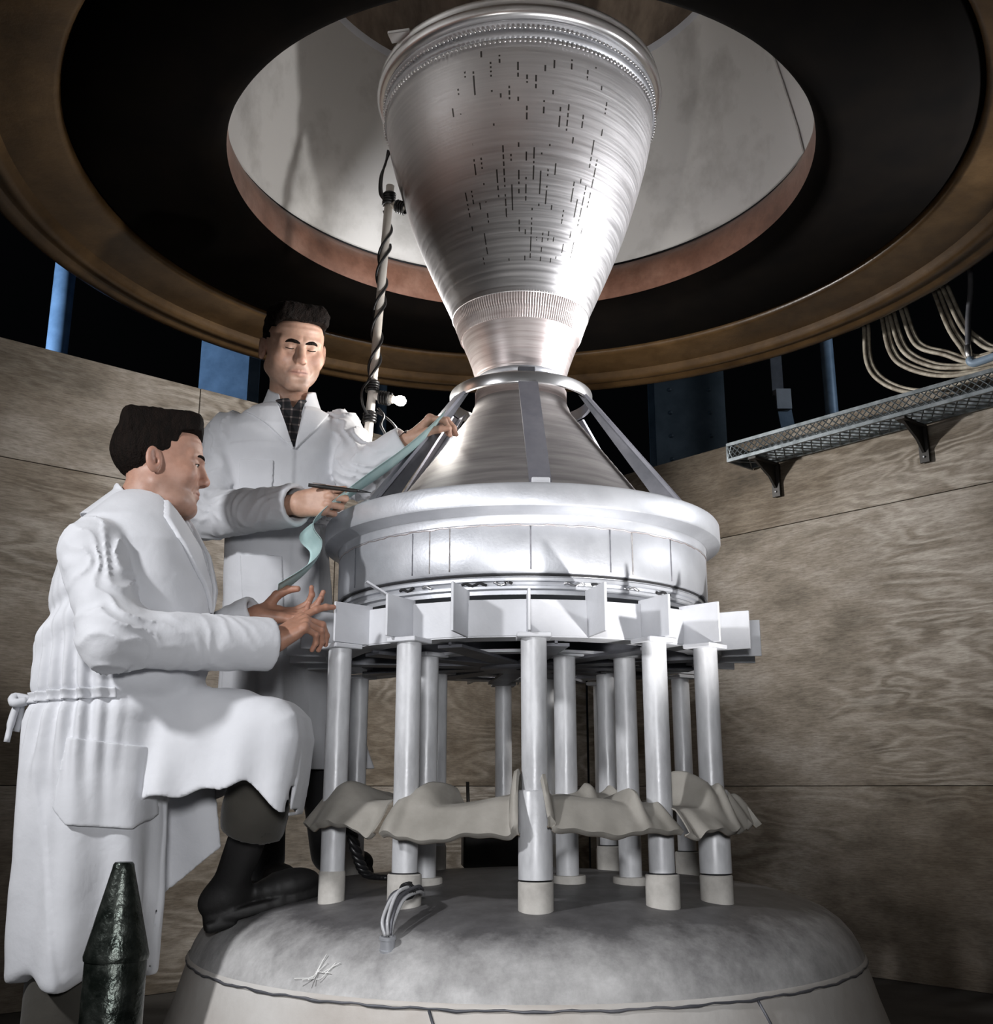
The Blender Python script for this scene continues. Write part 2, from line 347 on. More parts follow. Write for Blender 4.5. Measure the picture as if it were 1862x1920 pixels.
tag(hc, 'black steel hoist chain above the bell crown', 'chain')
# ================================================================== rocket engine
M_strut = mat('slate_strut_paint', (0.17, 0.17, 0.20), (0.25, 0.25, 0.28), 0.4, 0.3, 8)
eng = empty('rocket_engine', (0, 0, 1.31), 'silver rocket engine standing nozzle up on a ring of pipes', 'rocket engine')
PZ = np.array([(2.225, .1985), (2.25, .206), (2.292, .2229), (2.386, .2654), (2.481, .3072), (2.577, .3465), (2.66, .376), (2.772, .4112), (2.89, .4440), (2.97, .4600), (3.04, .4685)])
def rz(z): return np.interp(z, PZ[:, 0], PZ[:, 1])
nz_e = empty('nozzle', (0, 0, 2.1)); nz_e.parent = eng; nz_e.location = (0, 0, 0.79)
zs = np.linspace(2.292, 3.035, 175 * 2 + 1)
sm = np.array([np.mean(rz(np.linspace(max(z - .05, 2.26), min(z + .05, 3.04), 9))) for z in zs])
rr = sm + np.where(np.arange(len(zs)) % 2 == 0, -0.0011, 0.0009) * (0.9 + 0.2 * rng.random(len(zs)))
obj('wound_tube_wall', lathe(list(zip(rr, zs)), 160), M_nozzle, nz_e)
obj('inner_wall', lathe([(0.45, 3.1), (0.43, 2.9), (0.33, 2.6), (0.2, 2.3), (0.12, 2.08)], 96), M_darksteel, nz_e)
# rim: rolled bands and a bead row
obj('rim_band', lathe([(0.466, 3.03), (0.474, 3.036), (0.474, 3.05), (0.468, 3.056), (0.470, 3.075), (0.478, 3.08), (0.478, 3.088), (0.472, 3.094)], 160), M_alu, nz_e)
obj('rim_lip', lathe([(0.472, 3.092), (0.486, 3.094), (0.497, 3.102), (0.5005, 3.115), (0.4985, 3.13), (0.49, 3.136), (0.485, 3.142), (0.492, 3.15), (0.4925, 3.162), (0.484, 3.168), (0.45, 3.168), (0.448, 3.09)], 160), M_brightalu, nz_e)
bd = lathe([(0.0002, 0.0052), (0.0038, 0.0036), (0.0052, 0.0), (0.0038, -0.0036), (0.0002, -0.0052)], 8)
for zr, rrr in ((3.064, 0.4745), (3.044, 0.476)):
    n = 190; src = None
    if zr < 3.05: break
    tag(obj('rivet_beads', join(*[xf(bd, T(rrr * math.cos(t), rrr * math.sin(t), zr)) for t in np.linspace(0, 2 * PI, n, endpoint=False)]), M_brightalu, nz_e), kind='stuff')
slot = box((0, 0, 0), (0.006, 0.0075, 0.012), 0, 0.001)
tag(obj('slot_row', join(*[xf(slot, T(0.474 * math.cos(t), 0.474 * math.sin(t), 3.018) @ Rz(t)) for t in np.linspace(0, 2 * PI, 190, endpoint=False)]), M_brightalu, nz_e), kind='stuff')
a = math.radians(-142)
obj('rim_tab', box((0.50 * math.cos(a), 0.50 * math.sin(a), 3.165), (0.05, 0.075, 0.012), a + 0.7, 0.002), M_brightalu, nz_e, False)
# ribbed band and throat
ths = np.linspace(0, 2 * PI, 160 * 4, endpoint=False)
V = []
for z, r in ((2.298, .2262), (2.262, .2135), (2.2590, .2125), (2.254, .2105), (2.219, .1985)):
    rb = r + np.where((np.arange(640) % 4) < 2, 0.0022, -0.0022) * (0.15 if z == 2.2590 else 1)
    V.append(np.stack([rb * np.cos(ths), rb * np.sin(ths), np.full(640, z)], -1))
tag(obj('ribbed_band', (np.concatenate(V), grid_faces(5, 640, True)), M_throat, nz_e), kind='stuff')
zt = np.linspace(2.222, 2.035, 53); rt = np.interp(-zt, [-2.222, -2.17, -2.13, -2.104, -2.08, -2.067, -2.035], [.1965, .176, .1615, .1541, .147, .1440, .142])
rt = rt + np.where(np.arange(53) % 2 == 0, -0.0013, 0.0012) * (zt > 2.085)
obj('throat', lathe([(0.199, 2.222)] + list(zip(rt, zt)) + [(0.150, 2.032), (0.150, 1.985)], 128), M_throat, eng)
obj('throat_band', lathe([(0.146, 2.078), (0.1475, 2.076), (0.1475, 2.062), (0.1455, 2.060)], 128), M_alu, eng)
# cone, hoop, struts
zc = np.linspace(2.0, 1.60, 41); rc = np.interp(-zc, [-2.0, -1.95, -1.60], [.147, .165, .425])
rc = rc + np.where(np.arange(41) % 2 == 0, -0.0006, 0.0006)
obj('wound_cone', lathe(list(zip(rc, zc)), 128), M_cone, eng)
obj('hoop', lathe([(0.222, 2.022), (0.2325, 2.022), (0.2335, 2.019), (0.2335, 1.989), (0.2325, 1.986), (0.222, 1.986)], 128, True), M_brightalu, eng, sharp=40)
for k in range(6):
    ang = math.radians(-90 + 4 + 60 * k); ca, sa = math.cos(ang), math.sin(ang)
    st = empty('strut', (0, 0, 1.6)); st.parent = eng; st.location = (0, 0, 0.29)
    V1, F1 = prism([(0.205, 1.995), (0.240, 1.972), (0.540, 1.575), (0.515, 1.56), (0.475, 1.575)], -0.006, 0.006)
    obj('strut_web', xf((V1, F1), Rz(ang)), M_darksteel, st, False)
    V2, F2 = prism([(0.232, 1.982), (0.240, 1.985), (0.547, 1.580), (0.540, 1.573)], -0.030, 0.030)
    obj('strut_cap', xf((V2, F2), Rz(ang)), M_strut, st, False)
    obj('strut_foot', xf(box((0.548, 0, 1.572), (0.03, 0.05, 0.028), 0, 0.003), Rz(ang)), M_primer, st, False)
    if k % 3 == 0: obj('hoop_lug', xf(box((0.20, 0, 2.032), (0.02, 0.055, 0.03), 0, 0.003), Rz(ang)), M_darksteel, st, False)
obj('cone_seat', lathe([(0.41, 1.61), (0.435, 1.607), (0.445, 1.600), (0.450, 1.588), (0.46, 1.582)], 128), M_edge, eng)
obj('sealed_joint', lathe([(0.455, 1.580), (0.46, 1.592), (0.475, 1.590), (0.485, 1.578)], 128), M_alu, eng)
obj('flange', lathe([(0.46, 1.590), (0.50, 1.583), (0.55, 1.572), (0.60, 1.560), (0.612, 1.556), (0.6155, 1.550), (0.6165, 1.50), (0.6145, 1.494), (0.606, 1.490), (0.585, 1.484), (0.575, 1.478)], 160), M_alu, eng, sharp=30)
obj('drum', lathe([(0.575, 1.480), (0.572, 1.474), (0.572, 1.455), (0.5695, 1.453), (0.5695, 1.448), (0.571, 1.446), (0.5705, 1.33), (0.5675, 1.324), (0.561, 1.322)], 160), M_alu, eng, sharp=40)
for deg, rust in ((-117, 1), (-122.5, 0), (-111, 1), (-89, 0), (-67, 0), (-60, 1), (-45, 0), (-148, 0)):
    t = math.radians(deg); p = []
    for z in np.linspace(1.332, 1.448, 12): p.append((0.5712 * math.cos(t), 0.5712 * math.sin(t), z))
    obj('weld_seam', tube(p, 0.0014 + 0.0008 * rng.random(12), 6), M_cone if rust else M_darksteel, eng)
t = np.linspace(0, 2 * PI, 400); wv = 1.4505 + 0.0022 * np.sin(t * 61) * np.sin(t * 23 + 1)
obj('cut_line', tube(np.stack([0.5708 * np.cos(t), 0.5708 * np.sin(t), wv], -1), 0.0016, 5, False), M_throat, eng)
obj('stepped_ring', lathe([(0.561, 1.324), (0.558, 1.316), (0.561, 1.312), (0.561, 1.304), (0.553, 1.302), (0.550, 1.294), (0.556, 1.291), (0.556, 1.284), (0.545, 1.281), (0.545, 1.27), (0.3, 1.268)], 160), M_alu, eng, sharp=30)
obj('gasket', lathe([(0.5625, 1.3235), (0.5635, 1.320), (0.5600, 1.3165)], 128), M_edge, eng)
for k, dg in enumerate((-128, -120, -108, -99, -96, -80, -72, -62, -50)):
    tt = np.radians(np.linspace(dg, dg + (5, 3, 7, 4, 2, 6, 4, 5, 6)[k], 8))
    obj('torn_shim', tube(np.stack([0.556 * np.cos(tt), 0.556 * np.sin(tt), 1.297 + 0.004 * np.sin(tt * 90)], -1), 0.004, 5), (M_edge, M_brightalu)[k % 2], eng)

# ================================================================== bracket ring on pipe legs
std = empty('support_stand', (0, 0, 0.5), 'pale grey bracket ring on a double circle of upright pipes', 'stand')
ZA, ZB = 1.152, 1.258
fins = [math.radians(-90 + 15.2 * k) for k in range(-11, 13)]
fins = [math.radians(-90 + 15 * k) for k in range(24)]
RW = 0.60
def copymesh(name, src_me, M, parent):
    o = bpy.data.objects.new(name, src_me); link(o, parent)
    o.matrix_local = Matrix((T(*(-world_loc(parent))) @ M).tolist()); return o
def mk(name, VF, m, smooth=False):
    me = mesh(name, *VF, smooth); me.materials.append(m); return me
fin_me = mk('fin_plate', box((RW + 0.055, 0, (ZA + ZB) / 2), (0.125, 0.007, ZB - ZA), 0, 0.001), M_primer)
tall_me = mk('fin_plate', box((RW + 0.06, 0, (ZA + ZB) / 2 + 0.008), (0.14, 0.007, ZB - ZA + 0.016), 0, 0.001), M_primer)
ch = 2 * RW * math.sin(math.radians(7.5)) - 0.006
web_me = mk('web_plate', box((RW * math.cos(math.radians(7.5)), 0, (ZA + ZB) / 2 - 0.004), (0.009, ch, ZB - ZA - 0.012), 0, 0.001), M_primer)
low_me = mk('lower_plate', xf(prism([(0.535, -0.066), (0.598, -0.0775), (0.598, 0.0775), (0.535, 0.066)], 0, 0.008), np.array(Matrix.Rotation(PI / 2, 4, 'X'))), M_primer)
for i, t in enumerate(fins):
    copymesh('fin_plate', tall_me if i in (1, 23) else fin_me, Rz(t), std)
    copymesh('web_plate', web_me, Rz(t + math.radians(7.5)), std)
    V, F = prism([(0.52, -0.068), (0.597, -0.0778), (0.597, 0.0778), (0.52, 0.068)], 0, 1)
    V = [(x, y2, ZA - 0.001 + 0.008 * yy) for x, yy, y2 in V]
    if i == 0: lp = mk('lower_plate', (V, F), M_primer)
    copymesh('lower_plate', lp, Rz(t + math.radians(7.5)), std)
beam_me = mk('cross_beam', join(box((0.27, 0, ZA - 0.012), (0.54, 0.07, 0.008)), box((0.27, 0, ZA + 0.03), (0.54, 0.008, 0.08))), M_darksteel)
for k in range(12): copymesh('cross_beam', beam_me, Rz(math.radians(-90 + 30 * k + 8)), std)
hex_me = mk('tie_plate', box((0.33, 0, ZA - 0.004), (0.05, 0.20, 0.008)), M_primer)
for k in range(12): copymesh('tie_plate', hex_me, Rz(math.radians(-90 + 30 * k + 23)), std)
obj('hub_plate', lathe([(0.02, ZA - 0.02), (0.13, ZA - 0.02), (0.13, ZA - 0.008), (0.02, ZA - 0.008)], 32, True), M_darksteel, std)
obj('loose_flat_bar', box((0, 0, 0), (0.11, 0.02, 0.005), M=T(-0.385, -0.46, 1.29) @ np.array(Matrix.Rotation(0.35, 4, 'Z') @ Matrix.Rotation(0.5, 4, 'Y'))), M_primer, std, False)

def dome_z(r): return float(np.interp(r, [0, .32, .66, .76, .85, .9, .93], [.55, .533, .505, .488, .455, .42, .375]))
PIPES = [  # x, y, radius, top, collar kind
 (-0.497, -0.45, .031, 0), (-0.303, -0.575, .0315, 1), (0.012, -0.66, .032, 2), (0.322, -0.575, .0315, 1), (0.475, -0.46, .0315, 2),
 (0.545, 0.36, .030, 1), (0.285, -0.245, .031, 3), (0.275, 0.20, .030, 1), (0.112, -0.27, .031, 3), (-0.275, -0.26, .031, 3),
 (-0.055, 0.62, .030, 0), (0.085, 0.36, .030, 0), (-0.545, 0.36, .030, 0), (0.30, 0.60, .03, 0), (-0.32, 0.58, .03, 0), (-0.27, 0.2, .03, 0)]
for i, (x, y, r, kind) in enumerate(PIPES):
    zb = dome_z(math.hypot(x, y)) - 0.012; zt = ZA - 0.014
    p = empty('pipe_leg', (x, y, zb)); p.parent = std; p.location = (x, y, zb - 0.5)
    n = 40; V, F = lathe([(r, z) for z in np.linspace(zb + 0.03, zt, 20)], n)
    # dents and dings in the pipe wall
    rad = np.hypot(V[:, 0], V[:, 1]); th = np.arctan2(V[:, 1], V[:, 0])
    dn = 0
    for q in range(3): 
        t0, z0 = -PI / 2 + rng.normal() * 0.6, rng.uniform(zb + 0.3, zt); dn = dn + 0.0016 * np.exp(-((th - t0) / 0.35) ** 2 - ((V[:, 2] - z0) / 0.03) ** 2)
    V[:, :2] *= ((rad - dn) / rad)[:, None]
    obj('pipe_wall', xf((V, F), T(x, y, 0)), M_pipe, p)
    ang = math.atan2(y, x)
    obj('cap_plate', box((x, y, ZA - 0.008), (0.085, 0.085, 0.012), ang, 0.002), M_primer, p, False)
    if kind in (1, 2):
        rc_ = r + 0.010; h = 0.085 if kind == 1 else 0.075
        obj('foot_collar', xf(lathe([(r, zb + h), (rc_ - 0.003, zb + h), (rc_, zb + h - 0.003), (rc_, zb), (r, zb)], 40), T(x, y, 0)), M_collar, p, sharp=40)
        obj('dark_foot_gap', xf(lathe([(r, zb + h + 0.003), (rc_ - 0.003, zb + h)], 32), T(x, y, 0)), M_edge, p)
    if kind == 2:
        obj('sleeve', xf(lathe([(r, 0.775), (rc_ - 0.004, 0.775), (rc_ - 0.001, 0.77), (rc_ - 0.001, zb + h + 0.004), (r, zb + h + 0.004)], 40), T(x, y, 0)), M_pipe, p, sharp=40)
    if kind == 3:
        obj('foot_flange', xf(lathe([(r, zb + 0.03), (r + 0.016, zb + 0.03), (r + 0.018, zb + 0.027), (r + 0.018, zb + 0.005), (r, zb)], 32), T(x, y, 0)), M_collar, p, sharp=40)
    if kind == 0:
        obj('foot_collar', xf(lathe([(r, zb + 0.085), (r + 0.001, zb + 0.085), (r + 0.0025, zb + 0.08), (r + 0.0025, zb), (r, zb)], 32), T(x, y, 0)), M_collar, p, sharp=40)

# ================================================================== vessel underneath
ves = empty('pressure_vessel', (0, 0, 0), 'smudged grey domed vessel whose shoulder carries the pipe legs', 'vessel')
prof = [(0.001, .552), (.16, .546), (.32, .533), (.5, .520), (.6, .512), (.68, .502), (.74, .492), (.80, .476), (.85, .455), (.885, .430), (.91, .402), (.925, .375), (.936, .348)]
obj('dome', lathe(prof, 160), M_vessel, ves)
t = np.linspace(0, 2 * PI, 300); 
obj('weld_bead', tube(np.stack([0.9405 * np.cos(t), 0.9405 * np.sin(t), 0.3385 + 0.0015 * np.sin(t * 37) + 0.001 * np.sin(t * 91)], -1), 0.0032 + 0.0010 * np.sin(t * 53) * np.sin(t * 17), 6, False), M_darksteel, ves)
obj('upper_band', lathe([(.936, .350), (.9415, .343), (.9415, .338), (.938, .334)], 160), M_skirt, ves)
obj('skirt', lathe([(.937, .336), (.950, .295), (.965, .245), (.988, .18), (1.01, .1), (1.02, 0.0)], 160), M_skirt, ves)
for dg in (-103.5, -59):
    t = math.radians(dg)
    obj('vertical_seam', tube([(r * math.cos(t + 0.02 * i), r * math.sin(t + 0.02 * i), z) for i, (r, z) in enumerate([(.940, .336), (.9515, .295), (.9665, .245), (.9895, .18), (1.011, .1), (1.021, 0)])], 0.0035, 6), M_darksteel, ves)

# ================================================================== crumpled sheet metal around the pipes
M_rustedge = mat('rusty_torn_edge', (.10, .07, .045), (.22, .17, .12), .7, .1, 30)
def torn(label, a0, a1, r0, r1, z0, seed, drop=0.05, curls=(), n=84, m=26, tilt=0.0, flare=0.0):
    """a strip of sheet metal: flat inside, rolled down at its outer lip, ends and snags curled upward"""
    r_ = np.random.default_rng(seed); V = []; ph = r_.uniform(0, 6, 8)
    for i in range(n):
        u = i / (n - 1); a = math.radians(a0 + (a1 - a0) * u)
        jag = 0.006 * math.sin(u * 9 + ph[0]) + 0.002 * math.sin(u * 31 + ph[1])
        for j in range(m):
            v = j / (m - 1)
            # inner flange, sloping outer face, small lip rolled under
            rv = np.interp(v, [0, .40, .52, .88, 1.0], [r0, r1 - .045, r1 - .022, r1 + flare, r1 + flare - .012])
            zv = np.interp(v, [0, .40, .52, .88, 1.0], [.004, .0, -.008, -drop + jag, -drop - .006 + jag])
            w = max(0, (v - .4) / .6)
            r = rv + .010 * math.sin(u * 5 + ph[3]) * w; z = z0 + zv + 0.010 * math.sin(u * 4 + ph[4]) * (1 - w) + tilt * (u - 0.5)
            for (cu, wu, h, cv, back) in curls:
                g = math.exp(-((u - cu) / wu) ** 2) * math.exp(-((v - cv) / 0.32) ** 2); z += h * g; r -= back * g
            z += 0.0015 * math.sin(u * 17 + v * 6 + ph[5]); da = 0.010 * math.sin(v * 5 + ph[6]) * (u < 0.05 or u > 0.95)
            V.append((r * math.cos(a + da), r * math.sin(a + da), z))
    edge = [V[i * m + m - 1] for i in range(n)]
    V = np.array(V); k = n * m; F = grid_faces(n, m)
    nm = np.zeros_like(V).reshape(n, m, 3); G = V.reshape(n, m, 3)
    nm = np.cross(np.gradient(G, axis=0), np.gradient(G, axis=1)).reshape(-1, 3); nm /= np.linalg.norm(nm, axis=1)[:, None] + 1e-9
    top = V + nm * np.where(nm[:, 2:].mean() > 0, 0.0035, -0.0035)
    F2 = [tuple(q + k for q in f[::-1]) for f in F]
    B = [i * m for i in range(n)] + [(n - 1) * m + j for j in range(1, m)] + [i * m + m - 1 for i in range(n - 2, -1, -1)] + [j for j in range(m - 2, 0, -1)]
    F = F2 + F + [(B[i], B[(i + 1) % len(B)], B[(i + 1) % len(B)] + k, B[i] + k) for i in range(len(B))]
    o = obj('torn_metal_sheet', (np.concatenate([V, top]), F), M_torn, None, sharp=50)
    obj('torn_edge', tube(np.array(edge) + (0, 0, -.001), .0030, 6), M_rustedge, o)
    return tag(o, label, 'torn sheet', 'torn sheets')
torn('short torn grey sheet bent around the leftmost front pipe', -141, -121, .52, .705, .755, 1, .065, ((.40, .22, .045, .45, .0), (.93, .08, -.02, .8, .0)), flare=.035)
torn('long torn grey sheet with a high curl beside second front pipe', -118.5, -92.0, .50, .70, .745, 2, .075, ((.17, .10, .055, .25, .0), (.27, .06, .03, .1, 0), (.985, .035, .075, .55, .0), (.06, .05, .02, .7, -.01)), flare=.035, tilt=.01)
torn('long flat torn grey sheet right of the centre front pipe', -87.5, -61, .50, .70, .745, 3, .065, ((.015, .035, .075, .55, .0), (.74, .035, .04, .45, .0), (.95, .05, .02, .6, .0)), flare=.035, tilt=-.008)
torn('crumpled torn grey sheet wrapped round the rightmost front pipe', -60, -36, .50, .72, .74, 4, .06, ((.50, .085, .085, .2, .0), (.62, .05, .05, .5, 0), (.80, .05, .04, .6, .02), (.93, .04, .05, .8, .03), (.1, .06, -.02, .8, 0)), flare=.03)
torn('small ragged torn sheet piece behind between inner right pipes', -72, -30, .30, .37, .755, 5, .03, ((.3, .06, .03, .5, 0), (.7, .05, .03, .4, 0)), n=50, m=14)
torn('narrow ragged torn strip at back of the pipe circle', 62, 92, .50, .585, .735, 6, .03, ((.3, .06, .03, .5, 0),), n=50, m=14)
torn('ragged torn strip on the right rear pipe', 20, 48, .56, .70, .725, 8, .05, ((.3, .06, .03, .5, 0),), n=50, m=14)
# ================================================================== figures: distance fields turned into smooth meshes
def nrm(v): v = np.asarray(v, float); return v / np.linalg.norm(v)
def smin(a, b, k):
    h = np.clip(.5 + .5 * (b - a) / k, 0, 1); return b * (1 - h) + a * h - k * h * (1 - h)
def smax(a, b, k): return -smin(-a, -b, k)
def cap(P, a, b, ra, rb=None):
    rb = ra if rb is None else rb
    a = np.asarray(a, float); ba = np.asarray(b, float) - a; pa = P - a
    t = np.clip(pa @ ba / (ba @ ba), 0, 1)
    return np.linalg.norm(pa - t[:, None] * ba, axis=1) - (ra + (rb - ra) * t)
def ell(P, c, r):
    q = (P - np.asarray(c)) / np.asarray(r); k0 = np.linalg.norm(q, axis=1); k1 = np.linalg.norm(q / np.asarray(r), axis=1) + 1e-9
    return k0 * (k0 - 1) / k1
def rbox(P, c, s, r):
    q = np.abs(P - np.asarray(c)) - np.asarray(s) + r
    return np.linalg.norm(np.maximum(q, 0), axis=1) + np.minimum(q.max(1), 0) - r
def poly2(x, z, pts):
    p = np.asarray(pts, float); d = (x - p[0, 0]) ** 2 + (z - p[0, 1]) ** 2; s = np.ones(len(x))
    for i in range(len(p)):
        a, b = p[i], p[i - 1]; e = b - a; wx, wz = x - a[0], z - a[1]
        t = np.clip((wx * e[0] + wz * e[1]) / (e @ e), 0, 1)
        d = np.minimum(d, (wx - e[0] * t) ** 2 + (wz - e[1] * t) ** 2)
        c1, c2, c3 = z >= a[1], z < b[1], e[0] * wz > e[1] * wx
        s = np.where((c1 & c2 & c3) | (~c1 & ~c2 & ~c3), -s, s)
    return s * np.sqrt(d)
_lat = np.random.default_rng(3).random((32, 32, 32))
def vnoise(P, sc, off=0.0):
    q = P * np.asarray(sc) + off; i = np.floor(q).astype(int); f = q - i; f = f * f * (3 - 2 * f); i &= 31; j = (i + 1) & 31
    def g(a, b, c): return _lat[(a[:, 0]), (b[:, 1]), (c[:, 2])]
    x0 = g(i, i, i) * (1 - f[:, 0]) + g(j, i, i) * f[:, 0]; x1 = g(i, j, i) * (1 - f[:, 0]) + g(j, j, i) * f[:, 0]
    x2 = g(i, i, j) * (1 - f[:, 0]) + g(j, i, j) * f[:, 0]; x3 = g(i, j, j) * (1 - f[:, 0]) + g(j, j, j) * f[:, 0]
    y0 = x0 * (1 - f[:, 1]) + x1 * f[:, 1]; y1 = x2 * (1 - f[:, 1]) + x3 * f[:, 1]
    return (y0 * (1 - f[:, 2]) + y1 * f[:, 2]) * 2 - 1
def nets(fn, lo, hi, h, B=8):
    """surface nets over the box lo..hi with step h; far blocks are skipped after a coarse look"""
    lo = np.asarray(lo, float); n = np.ceil((np.asarray(hi) - lo) / h / B).astype(int)
    ci = np.stack(np.meshgrid(*[np.arange(k) for k in n], indexing='ij'), -1).reshape(-1, 3)
    dc = fn(lo + (ci + .5) * h * B)
    near = np.abs(dc) < h * B * 1.35
    D = np.repeat(np.repeat(np.repeat(dc.reshape(n), B, 0), B, 1), B, 2).astype(np.float32)
    D = np.where(np.abs(D) < h, np.where(D < 0, -h, h), D)
    loc = np.stack(np.meshgrid(*[np.arange(B)] * 3, indexing='ij'), -1).reshape(-1, 3)
    cb = ci[near] * B
    idx = (cb[:, None, :] + loc[None]).reshape(-1, 3)
    for k in range(0, len(idx), 400000):
        s = idx[k:k + 400000]; D[s[:, 0], s[:, 1], s[:, 2]] = fn(lo + s * h)
    Sg = D < 0; nx, ny, nz = D.shape
    cnt = np.zeros((nx - 1, ny - 1, nz - 1), np.int8)
    for a in (0, 1):
        for b_ in (0, 1):
            for c_ in (0, 1): cnt += Sg[a:nx - 1 + a, b_:ny - 1 + b_, c_:nz - 1 + c_]
    act = np.argwhere((cnt > 0) & (cnt < 8)); cid = -np.ones(cnt.shape, int); cid[tuple(act.T)] = np.arange(len(act))
    acc = np.zeros((len(act), 3)); w = np.zeros(len(act))
    for ax in range(3):
        o1, o2 = [q for q in range(3) if q != ax]
        for u in (0, 1):
            for v in (0, 1):
                p = act.copy(); p[:, o1] += u; p[:, o2] += v; q = p.copy(); q[:, ax] += 1
                d0 = D[tuple(p.T)]; d1 = D[tuple(q.T)]; m = (d0 < 0) != (d1 < 0)
                t = np.where(m, d0 / np.where(m, d0 - d1, 1), 0)
                pos = p.astype(float); pos[:, ax] += t; acc[m] += pos[m]; w[m] += 1
    V = lo + acc / w[:, None] * h
    quads = []
    for ax in range(3):
        o1, o2 = [(1, 2), (2, 0), (0, 1)][ax]
        sl0 = [slice(None)] * 3; sl1 = [slice(None)] * 3; sl0[ax] = slice(0, -1); sl1[ax] = slice(1, None)
        s0, s1 = Sg[tuple(sl0)], Sg[tuple(sl1)]; e = np.argwhere(s0 != s1)
        e = e[(e[:, o1] > 0) & (e[:, o2] > 0) & (e[:, o1] < D.shape[o1] - 1) & (e[:, o2] < D.shape[o2] - 1)]
        def cc(a, b_):
            k = e.copy(); k[:, o1] -= a; k[:, o2] -= b_; return cid[tuple(k.T)]
        q = np.stack([cc(1, 1), cc(0, 1), cc(0, 0), cc(1, 0)], 1)
        fl = ~s0[tuple(e.T)]; q[fl] = q[fl][:, ::-1]
        quads.append(q[(q >= 0).all(1)])
    return V, np.concatenate(quads)
def fast_mesh(name, V, Q, smooth=True):
    me = bpy.data.meshes.new(name); nq = len(Q)
    me.vertices.add(len(V)); me.vertices.foreach_set('co', np.asarray(V, np.float32).ravel())
    me.loops.add(nq * 4); me.loops.foreach_set('vertex_index', np.asarray(Q, np.int32).ravel())
    me.polygons.add(nq); me.polygons.foreach_set('loop_start', np.arange(0, nq * 4, 4, dtype=np.int32))
    me.polygons.foreach_set('use_smooth', np.ones(nq, bool)); me.update(calc_edges=True); return me
def relax(V, Q, it=2, lam=0.5):
    for _ in range(it):
        acc = np.zeros_like(V); w = np.zeros(len(V))
        for a, b_ in ((0, 1), (1, 2), (2, 3), (3, 0)):
            for s, t in ((a, b_), (b_, a)):
                np.add.at(acc, Q[:, s], V[Q[:, t]]); np.add.at(w, Q[:, s], 1)
        V = V + lam * (acc / np.maximum(w, 1)[:, None] - V)
    return V
def qobj(name, VQ, m, parent, color=None):
    V, Q = VQ; V = V - np.array(world_loc(parent)); me = fast_mesh(name, V, Q)
    if color is not None:
        ca = me.color_attributes.new('tint', 'FLOAT_COLOR', 'POINT'); ca.data.foreach_set('color', np.c_[color, np.ones(len(color))].astype(np.float32).ravel())
    me.materials.append(m); return link(bpy.data.objects.new(name, me), parent)
def qjoin(parts):
    Vs, Qs, Cs, n = [], [], [], 0
    for V, Q, c_ in parts: Vs.append(V); Qs.append(Q + n); Cs.append(c_); n += len(V)
    return np.concatenate(Vs), np.concatenate(Qs), np.concatenate(Cs)

def skin_mat():
    m, nt, b, N, L = nodes('skin'); tc = N('ShaderNodeTexCoord').outputs['Object']
    at = N('ShaderNodeAttribute', _attribute_name='tint').outputs['Color']
    n1 = N('ShaderNodeTexNoise', Vector=tc, Scale=60, Detail=5).outputs[0]
    mu = N('ShaderNodeMix', _data_type='RGBA', _blend_type='MULTIPLY', i0=0.5); L(at, mu.inputs[6]); L(ramp(N, n1, [(.3, (.78, .72, .7)), (.6, (1.05, 1.05, 1.05))]), mu.inputs[7])
    L(mu.outputs[2], b.inputs['Base Color']); b.inputs['Roughness'].default_value = 0.5
    b.inputs['Subsurface Weight'].default_value = 0.12; b.inputs['Subsurface Radius'].default_value = (0.012, 0.005, 0.003); b.inputs['Subsurface Scale'].default_value = 1.0
    n2 = N('ShaderNodeTexNoise', Vector=tc, Scale=420, Detail=3).outputs[0]
    L(N('ShaderNodeBump', Height=n2, Strength=0.12, Distance=0.002).outputs[0], b.inputs['Normal']); return m
def cloth_mat(name, c1, c2):
    m, nt, b, N, L = nodes(name); tc = N('ShaderNodeTexCoord').outputs['Object']
    n1 = N('ShaderNodeTexNoise', Vector=tc, Scale=7, Detail=5).outputs[0]
    L(ramp(N, n1, [(.3, c1), (.7, c2)]), b.inputs['Base Color']); b.inputs['Roughness'].default_value = 0.85
    b.inputs['Sheen Weight'].default_value = 0.15
    w = N('ShaderNodeTexNoise', Vector=tc, Scale=13, Detail=4, Roughness=0.5, Distortion=0.15).outputs[0]
    f = N('ShaderNodeTexNoise', Vector=tc, Scale=500, Detail=2).outputs[0]
    ad = N('ShaderNodeMath', _operation='MULTIPLY_ADD', i0=f, i1=0.03, i2=w).outputs[0]
    L(N('ShaderNodeBump', Height=ad, Strength=0.30, Distance=0.014).outputs[0], b.inputs['Normal']); return m
def plaid_mat():
    m, nt, b, N, L = nodes('dark_plaid_flannel'); tc = N('ShaderNodeTexCoord').outputs['Object']; x = N('ShaderNodeSeparateXYZ', Vector=tc)
    def band(s, k): 
        f = N('ShaderNodeMath', _operation='FRACT', i0=N('ShaderNodeMath', _operation='MULTIPLY', i0=s, i1=k).outputs[0]).outputs[0]
        return N('ShaderNodeMath', _operation='LESS_THAN', i0=f, i1=0.22).outputs[0]
    a = N('ShaderNodeMath', _operation='ADD', i0=band(x.outputs[0], 38.0), i1=band(x.outputs[2], 38.0)).outputs[0]
    L(ramp(N, N('ShaderNodeMath', _operation='MULTIPLY', i0=a, i1=0.5).outputs[0], [(0, (.012, .013, .015)), (.5, (.06, .05, .05)), (1, (.25, .22, .2))]), b.inputs['Base Color']); b.inputs['Roughness'].default_value = 0.9; return m
M_skin = skin_mat()
M_coat = cloth_mat('white_cotton_twill', (.60, .61, .64), (.68, .69, .72))
